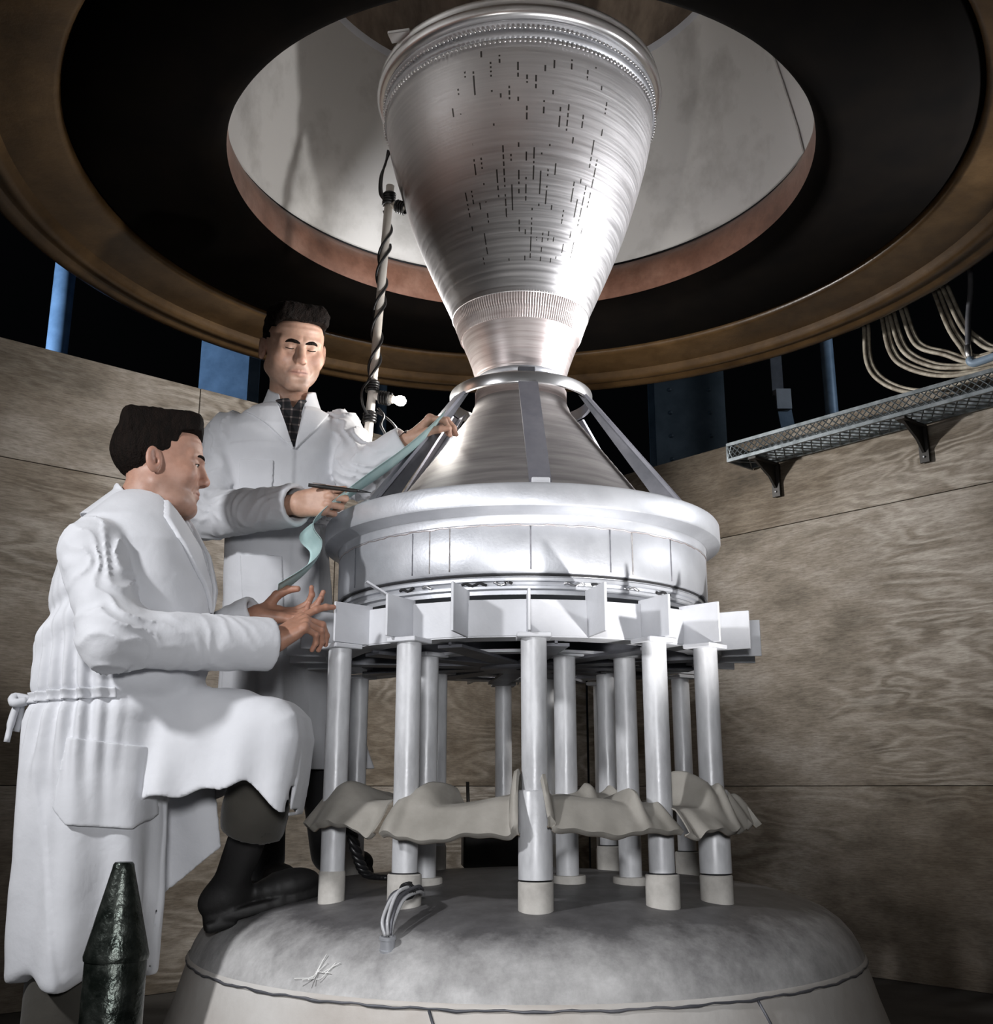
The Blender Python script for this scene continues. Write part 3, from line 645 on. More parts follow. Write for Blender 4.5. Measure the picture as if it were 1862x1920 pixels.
M_trous = cloth_mat('dark_olive_trousers', (.035, .032, .026), (.06, .055, .045))
M_trous2 = cloth_mat('black_trousers', (.008, .008, .009), (.014, .014, .015))
M_shirt = cloth_mat('dark_green_shirt', (.012, .014, .012), (.022, .024, .02))
M_plaid = plaid_mat()
M_hair = mat('dark_brown_hair', (.004, .0027, .002), (.010, .006, .0045), 0.8, 0, 90, stretch=(1, 1, .25), bump=0.5, bscale=220, spec=0.12)
M_boot = mat('black_boot_leather', (.005, .005, .005), (.010, .009, .009), 0.62, 0, 12, bump=0.1)
M_eye = mat('eye_white', (.62, .58, .55), None, 0.2)
M_iris = mat('dark_iris', (.02, .013, .009), None, 0.15)

def frame(f, u):
    f = nrm(f); u = nrm(np.asarray(u, float) - f * (np.asarray(u, float) @ f)); s = np.cross(u, f)     # s = the figure's left
    return np.stack([s, f, u])
def abs_s(P): Q = P.copy(); Q[:, 0] = np.abs(Q[:, 0]); return Q
def head(c, R, k, skin, neck_dir, lid=0.3, heavy=0.0, broad=1.0):
    """face in local axes (left, forward, up), real size k; returns mesh, tint and a to-world function"""
    nd = R @ np.asarray(neck_dir, float)
    def fn(P):
        Q = abs_s(P); x, y, z = Q[:, 0], P[:, 1], P[:, 2]
        d = ell(Q, (0, -.018, .038), (.076 * broad, .098, .084))
        d = smin(d, ell(Q, (0, .022, -.022), (.066 * broad, .068, .088)), .03)
        d = smin(d, ell(Q, (0, .030, .050), (.054 * broad, .056, .046)), .03)                # frontal bone
        d = smin(d, cap(Q, (.052 * broad, -.005, -.058), (.018, .066, -.098), .022, .020), .03)
        d = smin(d, ell(Q, (0, .071, -.102), (.026, .021, .018)), .016)
        if heavy: d = smin(d, ell(Q, (.03, .035, -.095), (.04, .045, .028)), .03)
        d = smin(d, ell(Q, (.046 * broad, .060, -.028), (.022, .026, .026)), .025)       # cheeks
        d = smin(d, cap(Q, (.010, .088, .020), (.046 * broad, .070, .022), .0105, .009), .016)     # brow
        d = smax(d, -ell(Q, (.031, .099, .002), (.022, .0185, .0135)), .014)              # sockets
        d = smin(d, cap(Q, (0, .088, .012), (0, .1035, -.029), .0088, .0122), .010)       # nose
        d = smin(d, ell(Q, (0, .1045, -.032), (.0122, .0118, .0108)), .006)
        d = smin(d, ell(Q, (.0125, .098, -.036), (.0075, .0105, .0080)), .006)
        d = smax(d, -ell(Q, (.0075, .103, -.0435), (.0040, .006, .0030)), .003)
        d = smin(d, ell(Q, (0, .070, -.064), (.038, .023, .027)), .014)                  # muzzle
        d = smax(d, -cap(Q, (0, .1015, -.046), (0, .099, -.055), .0028), .005)
        d = smin(d, cap(Q, (.004, .0915, -.0620), (.0265, .0850, -.0668), .0046, .0026), .004)
        d = smin(d, cap(Q, (.0, .0905, -.0735), (.0235, .0850, -.0692), .0054, .0028), .004)
        d = smax(d, -cap(Q, (0, .0985, -.0675), (.0285, .0885, -.0688), .0017), .0020)
        d = smax(d, -ell(Q, (0, .098, -.0865), (.020, .009, .005)), .010)
        d = smax(d, -cap(Q, (.019, .100, -.036), (.036, .083, -.066), .0018), .010)     # nasolabial crease
        # eyelids
        e = np.array((.031, .0735, .0015)); le = np.linalg.norm(Q - e, axis=1); xe = np.abs(x - e[0])
        up = (z - e[2]) - np.interp(xe, [0, .008, .0135], [.0050 - .011 * lid, .0035 - .0095 * lid, -.0015 - .002 * lid]); lo_ = -(z - e[2]) - np.interp(xe, [0, .0135], [.0056, .0015])
        d = smin(d, np.where((up > 0) | (lo_ > 0), le - .0146, le - .0116), .004)
        d = smin(d, cap(Q, (.020, .083, .0085), (.043, .078, .0065), .0030, .0028), .006)     # fold above the lid
        d = smin(d, cap(Q, (.022, .0835, -.0105), (.041, .079, -.0095), .0026), .007)         # bag below
        # ears
        ec = np.array((.074 * broad + .004, -.016, -.008)); E = Q - ec
        E = np.stack([E[:, 0] * .9 - E[:, 1] * -.42, E[:, 1] * .9 + E[:, 0] * -.42, E[:, 2]], 1)
        tilt = .18; E = np.stack([E[:, 0], E[:, 1] * math.cos(tilt) + E[:, 2] * math.sin(tilt), E[:, 2] * math.cos(tilt) - E[:, 1] * math.sin(tilt)], 1)
        er = ell(E, (0.004, 0, 0), (.0085, .0185, .0325))
        er = smax(er, -ell(E, (.0125, .0035, .003), (.0065, .0115, .0215)), .003)
        er = smin(er, cap(E, (.003, .012, -.006), (.003, .010, .006), .0045), .003)
        er = smax(er, -ell(E, (.008, .006, -.004), (.006, .005, .007)), .003)
        d = smin(d, er, .006)
        # neck
        nk = cap(Q, (0, -.022, -.055), np.array((0, -.022, -.055)) + nd * .15, .056, .060)
        d = smin(d, nk, .022)
        # throat line and creases on the brow
        d = d + .0006 * np.sin(z * 420) * np.clip((z - .035) / .02, 0, 1) * np.clip((y - .06) / .02, 0, 1)
        return d
    V, Q = nets(fn, (-.098, -.13, -.245), (.098, .132, .132), .0024)
    V = relax(V, Q, 1, .35)
    ax = np.abs(V[:, 0]); col = np.tile(np.asarray(skin), (len(V), 1))
    def w(cn, r): return np.exp(-(((np.c_[ax, V[:, 1:]] - np.asarray(cn)) / np.asarray(r)) ** 2).sum(1))[:, None]
    lips = np.clip(w((.010, .093, -.0675), (.018, .016, .0078)) * 1.3, 0, 1)
    col = col * (1 - .55 * lips) + np.array((.36, .15, .12)) * .55 * lips
    ml = np.exp(-((V[:, 2] + .0672 + .05 * (ax - .012) ** 2 * 30) / .0019) ** 2) * np.clip((.029 - ax) / .004, 0, 1) * (V[:, 1] > .07); ml = .75 * ml[:, None]
    col = col * (1 - ml) + np.array((.12, .045, .035)) * ml
    red = np.clip(w((.0, .112, -.032), (.016, .02, .016)) + w((.042, .07, -.03), (.022, .03, .02)) + 0.8 * w((.085, -.016, -.008), (.016, .03, .04)), 0, 1)
    col = col * (1 - .35 * red) + np.array((.52, .24, .18)) * .35 * red
    beard = np.clip(w((.02, .07, -.09), (.05, .06, .03)) + w((.06, .02, -.07), (.03, .05, .035)) + w((.01, .1, -.053), (.025, .02, .007)), 0, 1) * (1 - lips)
    col = col * (1 - .33 * beard) + np.array((.21, .17, .15)) * .33 * beard
    tw = lambda p: (np.asarray(p) * k) @ R + np.asarray(c)
    return tw(V), Q, col, tw
def eyes(parent, tw, k, gaze):
    for s in (-1, 1):
        ctr = np.array((s * .031, .0735, .0015)); g = nrm(gaze)
        V, F = xf(lathe([(.0001, .0132), (.004, .0126), (.009, .0097), (.0125, .0042), (.0132, 0), (.0125, -.0042), (.009, -.0097), (.0001, -.0132)], 20), np.eye(4))
        u = nrm(np.cross(g, (1, 0, 0))); l = np.cross(u, g); B = np.stack([l, u, g])
        eo = obj('eyeball', (tw(ctr + V @ B), F), M_eye, parent)
        V2, F2 = lathe([(.0001, .01365), (.003, .0133), (.0056, .0122), (.0060, .0116)], 16)
        obj('iris', (tw(ctr + V2 @ B), F2), M_iris, eo)
def hand(wrist, f, n, side, curls, thumb, spread=(0.10, 0.02, -.05, -.14), k=1.0, arm=None, skin=(.5, .29, .22), rot3=None):
    """side +1 right, -1 left; curls = four (a,b,c) in degrees towards the palm; thumb = three directions in (f, thumb side, palm)"""
    f = nrm(f); n = np.asarray(n, float); n = nrm(n - f * (n @ f)); th = np.cross(f, n) * side
    w = np.asarray(wrist, float); segs = []
    def pt(a, b, c_): return w + (f * a + th * b + n * c_) * k
    base = [(.093, .029), (.098, .009), (.092, -.011), (.082, -.029)]
    ln = [(.044, .026, .021), (.048, .030, .022), (.044, .028, .021), (.034, .021, .019)]
    rad = [(.0098, .0088, .0080, .0066), (.0100, .0090, .0081, .0067), (.0094, .0085, .0077, .0064), (.0084, .0075, .0069, .0058)]
    fing = []; nails = []
    for i in range(4):
        p = pt(base[i][0], base[i][1], .0); a = 0; ff = nrm(f + th * spread[i]); chain = []
        for j in range(3):
            a += math.radians(curls[i][j]); dr = ff * math.cos(a) + n * math.sin(a); q = p + dr * ln[i][j] * k
            chain.append((p, q, rad[i][j] * k, rad[i][j + 1] * k)); p = q
        nails.append((p - dr * .007 * k, dr, -(n * math.cos(a) - ff * math.sin(a)), rad[i][3] * k)); fing.append(chain)
    p = pt(.022, .022, .010); tch = []; tr = (.0165, .0125, .0105, .0082); tl = (.046, .034, .027)
    for j in range(3):
        dr = nrm(f * thumb[j][0] + th * thumb[j][1] + n * thumb[j][2]); q = p + dr * tl[j] * k; tch.append((p, q, tr[j] * k, tr[j + 1] * k)); p = q
    nails.append((p - dr * .009 * k, dr, nrm(np.cross(dr, np.cross(-n + th * .6, dr))), .0082 * k))
    el = w - f * .16 if arm is None else np.asarray(arm)
    def fn(P):
        d = cap(P, w, el, .027 * k, .036 * k)
        pal = None
        for i in range(4):
            q = cap(P, pt(.012, base[i][1] * .62, .0), pt(base[i][0] - .004, base[i][1], .001), .0155 * k, .0112 * k)
            pal = q if pal is None else smin(pal, q, .016 * k)
        pal = smin(pal, cap(P, pt(.02, .018, .010), pt(.055, .022, .008), .014 * k, .010 * k), .012 * k)
        pal = smin(pal, cap(P, pt(.02, -.02, .008), pt(.06, -.024, .006), .012 * k, .010 * k), .012 * k)
        d = smin(d, pal, .02 * k)
        for i in range(4): d = smin(d, cap(P, pt(base[i][0] - .004, base[i][1], -.0035), pt(base[i][0] + .004, base[i][1], -.0035), .0086 * k), .005 * k)   # knuckles
        hf = None
        for ch_ in fing + [tch]:
            q = None
            for (a, b_, r0, r1) in ch_:
                e = cap(P, a, b_, r0, r1); q = e if q is None else smin(q, e, .0025 * k)
                q = smin(q, np.linalg.norm(P - a, axis=1) - r0 * 1.05, .003 * k)
            hf = q if hf is None else np.minimum(hf, q)
        d = smin(d, hf, .0055 * k)
        for (c_, dr, up, r) in nails:       # nail beds
            cc = c_ + up * r * .95
            d = smax(d, -(np.linalg.norm((P - cc) - ((P - cc) @ dr)[:, None] * dr * .45, axis=1) - r * .42), .0012 * k)
        return d
    pts = np.array([s for c_ in fing + [tch] for g in c_ for s in g[:2]] + [w, el, pt(.05, .05, 0), pt(.05, -.05, 0)])
    V, Q = nets(fn, pts.min(0) - .042, pts.max(0) + .042, .0021)
    V = relax(V, Q, 1, .3); col = np.tile(np.asarray(skin), (len(V), 1))
    tip = np.zeros(len(V))
    for (c_, dr, up, r) in nails: tip = np.maximum(tip, np.exp(-(np.linalg.norm(V - c_, axis=1) / .011) ** 2))
    for c_ in fing:
        for g in c_[:2]: tip = np.maximum(tip, .6 * np.exp(-(np.linalg.norm(V - g[0], axis=1) / .011) ** 2))
    col = col * (1 - .3 * tip[:, None]) + np.array((.55, .24, .18)) * .3 * tip[:, None]
    return V, Q, col
def hair(parent, tw, R, fn, name='hair', h=.0032):
    V, Q = nets(fn, (-.105, -.14, -.09), (.105, .12, .16), h); V = relax(V, Q, 1, .3)
    return qobj(name, (tw(V), Q), M_hair, parent)
def lashes(parent, tw, z0, r=.0011):
    for s in (-1, 1):
        p = []
        for x in np.linspace(-.0128, .0128, 12):
            z = z0 * (1 - (x / .0135) ** 2) - .0015 * (x / .0128) ** 2
            p.append((s * .031 + x, .0735 + math.sqrt(max(.0149 ** 2 - x * x - z * z, 0)), .0015 + z))
        obj('eyelashes', (tw(tube(p, r, 6)[0]), tube(p, r, 6)[1]), M_hair, parent)
def brow(parent, tw, pts, r):
    for s in (-1, 1):
        p = smooth_path([(s * x, y, z) for x, y, z in pts], 12)
        n = 12; rr = r * np.sin(np.linspace(.35, PI - .25, n)); V, F = tube(p, rr, 8)
        obj('eyebrow', (tw(V), F), M_hair, parent)
def capmesh(chain, k=.03, h=.012):
    def fn(P):
        d = None
        for a, b_, r0, r1 in chain:
            e = cap(P, a, b_, r0, r1); d = e if d is None else smin(d, e, k)
        return d
    p = np.array([q for c_ in chain for q in c_[:2]]); m = max(max(c_[2:]) for c_ in chain) + .03
    return nets(fn, p.min(0) - m, p.max(0) + m, h, 4)
def column(P, zs, cx, cy, rx, ry, yaw, ex=2.4):
    z = P[:, 2]; X = P[:, 0] - np.interp(z, zs, cx); Y = P[:, 1] - np.interp(z, zs, cy)
    c_, s_ = math.cos(yaw), math.sin(yaw); a = X * c_ + Y * s_; b_ = -X * s_ + Y * c_
    ra, rb = np.interp(z, zs, rx), np.interp(z, zs, ry)
    g = (np.abs(a / ra) ** ex + np.abs(b_ / rb) ** ex) ** (1 / ex)
    d = (g - 1) * np.minimum(ra, rb)
    return smax(d, smax(z - zs[-1], zs[0] - z, .005), .03 if zs[-1] > zs[0] else .03), a, b_
def boots(parent, heel, toe, k=1.0, shaft=None, name='boot'):
    heel, toe = np.asarray(heel, float), np.asarray(toe, float); f = nrm(toe - heel); u = nrm(np.array((0, 0, 1.0)) - f * f[2]); s = np.cross(u, f)
    L_ = np.linalg.norm(toe - heel); B = np.stack([f, s, u]); sh = np.asarray(shaft, float)
    shl = (sh - heel) @ B.T
    def fn(Q):
        d = ell(Q, (L_ * .72, 0, .036), (L_ * .30, .046, .042))
        d = smin(d, ell(Q, (L_ * .18, 0, .04), (L_ * .22, .036, .05)), .04)
        d = smin(d, cap(Q, (L_ * .22, 0, .06), shl, .042, .05), .03)
        d = smax(d, -Q[:, 2], .004)
        so = rbox(Q, (L_ * .5, 0, .004), (L_ * .52, .047, .014), .008); so = smax(so, ell(Q, (L_ * .5, 0, 0), (L_ * .53, .05, .2)), .01)
        so = np.minimum(so, rbox(Q, (L_ * .12, 0, -.012), (L_ * .13, .036, .014), .006))
        d = np.minimum(d, so)
        return d + .0012 * np.sin(Q[:, 0] * 160) * np.exp(-((Q[:, 0] - L_ * .6) / .05) ** 2)
    lo = np.minimum((-.08, -.08, -.05), shl - .07); hi = np.maximum((L_ + .06, .08, .13), shl + .07)
    V, Q = nets(fn, lo, hi, .006); return qobj(name, (heel + V @ B, Q), M_boot, parent)
# ================================================================== two people at the engine
def yawpitch(yaw, pitch, roll=0):
    """yaw: heading of the face in degrees from +x; pitch > 0 looks down"""
    y, p = math.radians(yaw), math.radians(pitch)
    f = np.array((math.cos(y) * math.cos(p), math.sin(y) * math.cos(p), -math.sin(p)))
    u = np.array((math.cos(y) * math.sin(p), math.sin(y) * math.sin(p), math.cos(p)))
    s = np.cross(u, f); r = math.radians(roll); u2 = u * math.cos(r) + s * math.sin(r)
    return frame(f, u2)
SK_S = (.50, .305, .22); SK_F = (.45, .255, .185); SK_H = (.38, .20, .135)
# --- head of the man standing behind
cS = np.array((-.722, -.155, 2.125)); RS = yawpitch(-64, 20, -2); kS = 1.08
headS = head(cS, RS, kS, SK_S, (-.10, .22, -.97), lid=1.6, broad=1.13)
# --- head of the man in front
cF = np.array((-.945, -.66, 1.585)); RF = yawpitch(14, 2, 0); kF = 1.06
headF = head(cF, RF, kF, SK_F, (-.34, -.08, -.94), lid=.30, heavy=1)

def hairS(parent):
    def fn(P):
        Q = abs_s(P); x, y, z = Q[:, 0], P[:, 1], P[:, 2]
        d = ell(Q, (0, -.020, .045), (.0885, .106, .088)); d = smin(d, rbox(Q, (0, .006, .092), (.078, .092, .040), .034), .02)
        yb = np.interp(z, [-.075, -.045, -.02, -.006, -.004, .045, .066, .072, .080, .090], [-.09, -.055, -.036, -.026, .018, .024, .032, .055, .095, .16])
        yb = yb + .012 * np.exp(-(x / .012) ** 2) * (z > .066) + .02 * np.clip((x - .055) / .01, 0, 1) * (z > .0)
        d = smax(d, y - yb, .004); d = np.maximum(d, -.070 - z + np.abs(y + .1) * .2)
        g = P * 1.0; return d - .0022 * vnoise(P, (260, 70, 120)) - .003 * vnoise(P, (60, 25, 40), 3)
    return hair(parent, headS[3], RS, fn)
def hairF(parent):
    def fn(P):
        Q = abs_s(P); x, y, z = Q[:, 0], P[:, 1], P[:, 2]
        d = ell(Q, (0, -.022, .040), (.0795, .103, .088)); d = smin(d, rbox(Q, (0, -.008, .092), (.068, .096, .041), .026), .02)
        yb = np.interp(z, [-.075, -.045, -.026, -.018, -.014, .00, .03, .055, .074, .080, .085], [-.095, -.062, -.040, -.032, .020, .028, .038, .037, .042, .075, .15])
        d = smax(d, y - yb, .003); d = np.maximum(d, -.070 - z + np.abs(y + .1) * .2)
        return d - .0016 * vnoise(P, (230, 230, 60)) - .0015 * vnoise(P, (60, 60, 40), 3)
    return hair(parent, headF[3], RF, fn)

def sleeve(P, chain, rs, k=.03, fold=None):
    """tube of cloth along shoulder, elbow, wrist, cut off square at the cuff and hollow there"""
    d = None
    for i in range(len(chain) - 1):
        e = cap(P, chain[i], chain[i + 1], rs[i], rs[i + 1]); d = e if d is None else smin(d, e, k)
    w = np.asarray(chain[-1]); dr = nrm(w - np.asarray(chain[-2]))
    if fold is not None: d = d - fold(P)
    d = smax(d, (P - w) @ dr, .003)
    return d, cap(P, w - dr * .07, w + dr * .05, rs[-1] - .019, rs[-1] - .013)
def elbow_folds(e, w, amp, k):
    """ring creases that crowd at the elbow and thin out along the forearm"""
    e, w = np.asarray(e), np.asarray(w); dr = nrm(w - e); L_ = np.linalg.norm(w - e)
    def f(P):
        q = P - e; t = q @ dr; n1 = vnoise(P, 9, 1.3) * 1.6 + vnoise(P, 22, 5) * .5
        a = np.exp(-(t / .10) ** 2) + .40 * np.exp(-((t - L_ * .62) / .10) ** 2)
        s = np.sin(k * .62 * t + q[:, 2] * 30 + n1 * 3.4); rid = 1 - 2.1 * np.sqrt(np.abs(s) + .03)      # narrow raised creases
        return amp * a * rid * .75 + amp * .35 * vnoise(P, (9, 9, 14), 7)
    return f
def soft(P, amp, off=0): return amp * (.65 * vnoise(P, (7, 7, 5), off) + .35 * vnoise(P, (17, 17, 13), off + 3))
def dent(d, g, a, w): return d + a * np.exp(-(g / w) ** 2)        # a seam groove where g = 0

# ------------------------------------------------------------------ standing man
manS = empty('person', (-.72, .25, .47), 'man standing behind in white lab coat and plaid shirt, pen in hand, eyes lowered', 'person')
S_z = [.80, .95, 1.15, 1.35, 1.50, 1.585, 1.68, 1.78, 1.86, 1.92, 1.965]
S_cx = [-.74, -.745, -.755, -.762, -.762, -.758, -.752, -.748, -.746, -.745, -.742]
S_cy = [.24, .20, .13, .06, .01, -.02, -.05, -.075, -.085, -.085, -.075]
S_rx = [.215, .205, .19, .180, .172, .170, .180, .190, .182, .140, .065]
S_ry = [.15, .15, .145, .14, .132, .128, .132, .135, .122, .098, .055]
YS = math.radians(16)
Rsh, Rel, Rwr = (-.915, -.10, 1.848), (-.962, -.17, 1.575), (-.640, -.40, 1.553)
Lsh, Lel, Lwr = (-.585, -.03, 1.880), (-.500, -.14, 1.715), (-.352, -.205, 1.800)
RfS, LfS = elbow_folds(Rel, Rwr, .0075, 95), elbow_folds(Lel, Lwr, .0080, 90)
RuS = elbow_folds(Rel, Rsh, .006, 60)
VS = [(-.062, 1.99), (-.034, 1.915), (.014, 1.775), (.030, 1.86), (.050, 1.99), (.05, 2.06), (-.05, 2.06)]
def torsoS(P):
    d, a, b = column(P, S_z, S_cx, S_cy, S_rx, S_ry, YS)
    d2, a2, b2 = column(P, [.80, .95, 1.15, 1.30], [-.70, -.712, -.735, -.745], [.36, .32, .22, .12], [.305, .275, .22, .17], [.165, .155, .135, .11], math.radians(50))
    d = smin(d, d2, .06)
    z = P[:, 2]; wz = np.clip((1.42 - z) / .55, 0, 1); th = np.arctan2(b, a)
    d = d - wz * (.014 * np.sin(th * 9 + vnoise(P, 3, 2) * 2.2) + .006 * np.sin(th * 19 + z * 4)) - soft(P, .005) - .010 * np.exp(-((z - 1.64) / .05) ** 2) + .004 * np.exp(-((z - 1.585) / .012) ** 2)
    front = b < 0
    d = d - np.where(front & (z < 1.80), .0045 * np.clip((.020 - a) / .006, 0, 1), 0)           # one front laps over the other
    return d, a, b
def coatS_fn(P):
    d, a, b = torsoS(P); z = P[:, 2]
    s1, h1 = sleeve(P, [Rsh, Rel, Rwr], [.088, .072, .062], .035, lambda q: RfS(q) + .6 * RuS(q))
    s2, h2 = sleeve(P, [Lsh, Lel, Lwr], [.086, .074, .058], .035, LfS)
    d = smin(smin(d, s1, .010), s2, .012)
    d = smax(d, -h1, .003); d = smax(d, -h2, .003)
    r = np.hypot(P[:, 0], P[:, 1])
    d = smax(d, np.where(z > 1.29, .632, .735) - r - np.clip((z - 1.57) * 3, 0, 9), .012)             # the coat yields where it meets the ring
    d = np.maximum(d, -np.maximum(np.maximum(poly2(a, z, VS), b), -(d + .030)))                       # open neck
    d = smax(d, -cap(P, (-.735, -.09, 1.93), (-.725, -.15, 2.12), .064, .075), .004)
    d = np.maximum(d, -np.maximum(d + .012, z - 1.0))                                              # hollow skirt
    return np.maximum(d, (.835 + .04 * (P[:, 0] + .75)) - z)
coatS = qobj('lab_coat', (lambda v, q: (relax(v, q, 1, .3), q))(*nets(coatS_fn, (-1.09, -.46, .80), (-.32, .70, 2.03), .0058)), M_coat, manS)
def patchS(name, poly, t, lo, hi, back=False, h=.0035, extra=None, m=None, fn=torsoS):
    def f(P):
        d, a, b = fn(P); p = poly2(a, P[:, 2], poly)
        if extra is not None: d = d - extra(a, P[:, 2])
        return smax(smax(np.abs(d - t * .3) - t, p, .0015), -b if back else b - .02, .0015)
    V, Q = nets(f, lo, hi, h); return qobj(name, (relax(V, Q, 1, .3), Q), m or M_coat, coatS)
bx = ((-.98, -.32, 1.72), (-.5, .06, 2.05))
patchS('lapel', [(-.060, 1.985), (-.034, 1.915), (.014, 1.775), (-.06, 1.845), (-.135, 1.905), (-.112, 1.928), (-.128, 1.945), (-.085, 1.975)], .0055, *bx, h=.003)
patchS('lapel', [(.050, 1.985), (.032, 1.87), (.016, 1.775), (.085, 1.86), (.125, 1.925), (.100, 1.935), (.112, 1.955), (.085, 1.985)], .0045, *bx, h=.003)
patchS('breast_pocket', [(-.145, 1.745), (-.045, 1.74), (-.045, 1.64), (-.145, 1.645)], .0032, (-.98, -.32, 1.60), (-.5, .06, 1.78))
patchS('hip_pocket', [(-.135, 1.47), (-.010, 1.465), (-.010, 1.30), (-.13, 1.30)], .0035, (-.98, -.32, 1.26), (-.5, .2, 1.5))
patchS('waistband', [(-.3, 1.600), (.3, 1.600), (.3, 1.568), (-.3, 1.568)], .0022, (-1.0, -.32, 1.54), (-.5, .2, 1.62))
def collarS(P):
    a_, b_ = np.array((-.738, -.072, 1.93)), np.array((-.728, -.125, 2.075)); ax = nrm(b_ - a_); q = P - a_; t = q @ ax
    rad = np.linalg.norm(q - t[:, None] * ax, axis=1); fl = .070 + .42 * np.clip(.080 - t, 0, .2) ** 1.15 * 1.3
    d = np.abs(rad - fl) - .0055; d = np.maximum(d, np.maximum(t - .082 + .30 * np.maximum(-(P[:, 1] + .12), 0), -.005 - t))
    u = P[:, 0] * math.cos(YS) + P[:, 1] * math.sin(YS) + .745 * math.cos(YS) + .09 * math.sin(YS); v = -P[:, 0] * math.sin(YS) + P[:, 1] * math.cos(YS) - (.745 * math.sin(YS) - .09 * math.cos(YS))
    return np.maximum(d, np.where(v < 0, .045 + (t - .08) * .25 - np.abs(u - .008), -1))
V, Q = nets(collarS, (-.87, -.26, 1.9), (-.6, .08, 2.09), .003); qobj('collar', (relax(V, Q, 1, .3), Q), M_coat, coatS)
def shirtS(P):
    d, a, b = torsoS(P); z = P[:, 2]; d = np.maximum(d + .020, 1.70 - z)
    nk = cap(P, (-.736, -.09, 1.90), (-.728, -.128, 2.015), .066, .0665)
    nk = np.maximum(nk, (z - 1.955 - .30 * np.clip(P[:, 1] + .16, 0, 1)))
    g = np.maximum(b, .0) * 0 + np.abs(a - .006) - np.clip((z - 1.925) * .5, -1, .04)
    return np.maximum(smin(d, nk, .02), np.where(b < 0, -np.maximum(g, -9), -1) * np.where(z > 1.925, 1, 0) - np.where(z > 1.925, 0, 1))
V, Q = nets(shirtS, (-.95, -.30, 1.70), (-.52, .1, 2.03), .004); qobj('plaid_shirt', (relax(V, Q, 1, .3), Q), M_plaid, manS)
tr = [((-.84, .23, 1.10), (-.82, .23, .56), .072, .072), ((-.72, .40, 1.10), (-.64, .50, .57), .070, .072)]
V, Q = capmesh(tr, .02, .012); qobj('trousers', (V, Q), M_trous2, manS)
boots(manS, (-.84, .29, .474), (-.70, .06, .482), shaft=(-.80, .22, .66))
boots(manS, (-.66, .56, .474), (-.50, .43, .508), shaft=(-.62, .50, .66))
hR = hand((-.640, -.400, 1.553), (.93, -.36, .02), (.36, .93, .05), 1, [(48, 62, 30), (62, 66, 30), (68, 66, 30), (72, 62, 30)], [(.75, .42, .50), (.80, -.05, .60), (.86, -.20, .45)], k=1.06, arm=Rel, skin=SK_S)
hL = hand((-.352, -.205, 1.800), (.62, -.05, .62), (.52, .10, -.80), -1, [(55, 50, 20), (50, 45, 20), (45, 45, 20), (42, 40, 20)], [(.75, .45, .35), (.8, .1, .55), (.8, -.05, .6)], k=1.04, arm=Lel, skin=SK_S)
core = capmesh([((-.82, .25, 1.05), (-.77, 0, 1.60), .07, .08), ((-.77, 0, 1.60), (-.745, -.03, 1.66), .08, .10), ((-.745, -.03, 1.62), (-.742, -.08, 1.86), .11, .09), (Rsh, Rel, .05, .04), (Lsh, Lel, .05, .04), ((-.90, -.09, 1.85), (-.59, -.04, 1.87), .05, .05), ((-.742, -.08, 1.86), (-.73, -.10, 1.97), .07, .055)], .04, .014)
Vb, Qb, Cb = qjoin([headS[:3], hR, hL, (core[0], core[1], np.tile(SK_S, (len(core[0]), 1)))])
bodyS = qobj('body', (Vb, Qb), M_skin, manS, Cb)
eyes(bodyS, headS[3], kS, (0, .8, -.6)); lashes(bodyS, headS[3], -.0046, .0013)
brow(bodyS, headS[3], [(.008, .0985, .0150), (.020, .0965, .0185), (.035, .090, .0200), (.053, .073, .0125)], .0052)
hairS(manS)
wd = nrm(np.array(Lwr) - np.array(Lel)); wc = np.array(Lwr) + wd * .012
ux = nrm(np.cross(wd, (0, 0, 1))); uy = np.cross(ux, wd); Bw = np.stack([ux, uy, wd])
wt = obj('wristwatch', (wc + lathe([(.029, -.008), (.0315, -.008), (.0315, .008), (.029, .008)], 32, True)[0] @ Bw, lathe([(.029, -.008), (.0315, -.008), (.0315, .008), (.029, .008)], 32, True)[1]), M_boot, manS)
Vc, Fc = lathe([(.0001, .005), (.012, .005), (.014, .003), (.014, 0), (.0001, 0)], 24); Bc = np.stack([wd, np.cross(-uy, wd), -uy])
obj('watch_case', (wc - uy * .030 + Vc @ np.stack([wd, ux, -uy]), Fc), M_brightalu, wt)
pen = empty('black_pen', (-.505, -.455, 1.585), 'black pen with clip held in the standing man\'s right hand', 'pen')
p0, p1 = np.array((-.600, -.466, 1.590)), np.array((-.428, -.43, 1.578))
pd = nrm(p1 - p0)
obj('barrel', tube([p0, p0 + pd * .05, p0 + pd * .10, p0 + pd * .135], [.0050, .0058, .0058, .0050], 16), M_black, pen)
obj('nib_section', tube([p0 + pd * .133, p0 + pd * .15, p0 + pd * .174], [.0045, .0036, .001], 14), M_rubber, pen)
obj('clip', box((0, 0, 0), (.036, .004, .002), M=np.array(Matrix.Translation(Vector(p0 + pd * .03 + np.array((0, -.0015, .0075)))) @ Vector(pd).to_track_quat('X', 'Z').to_matrix().to_4x4())), M_brightalu, pen, False)

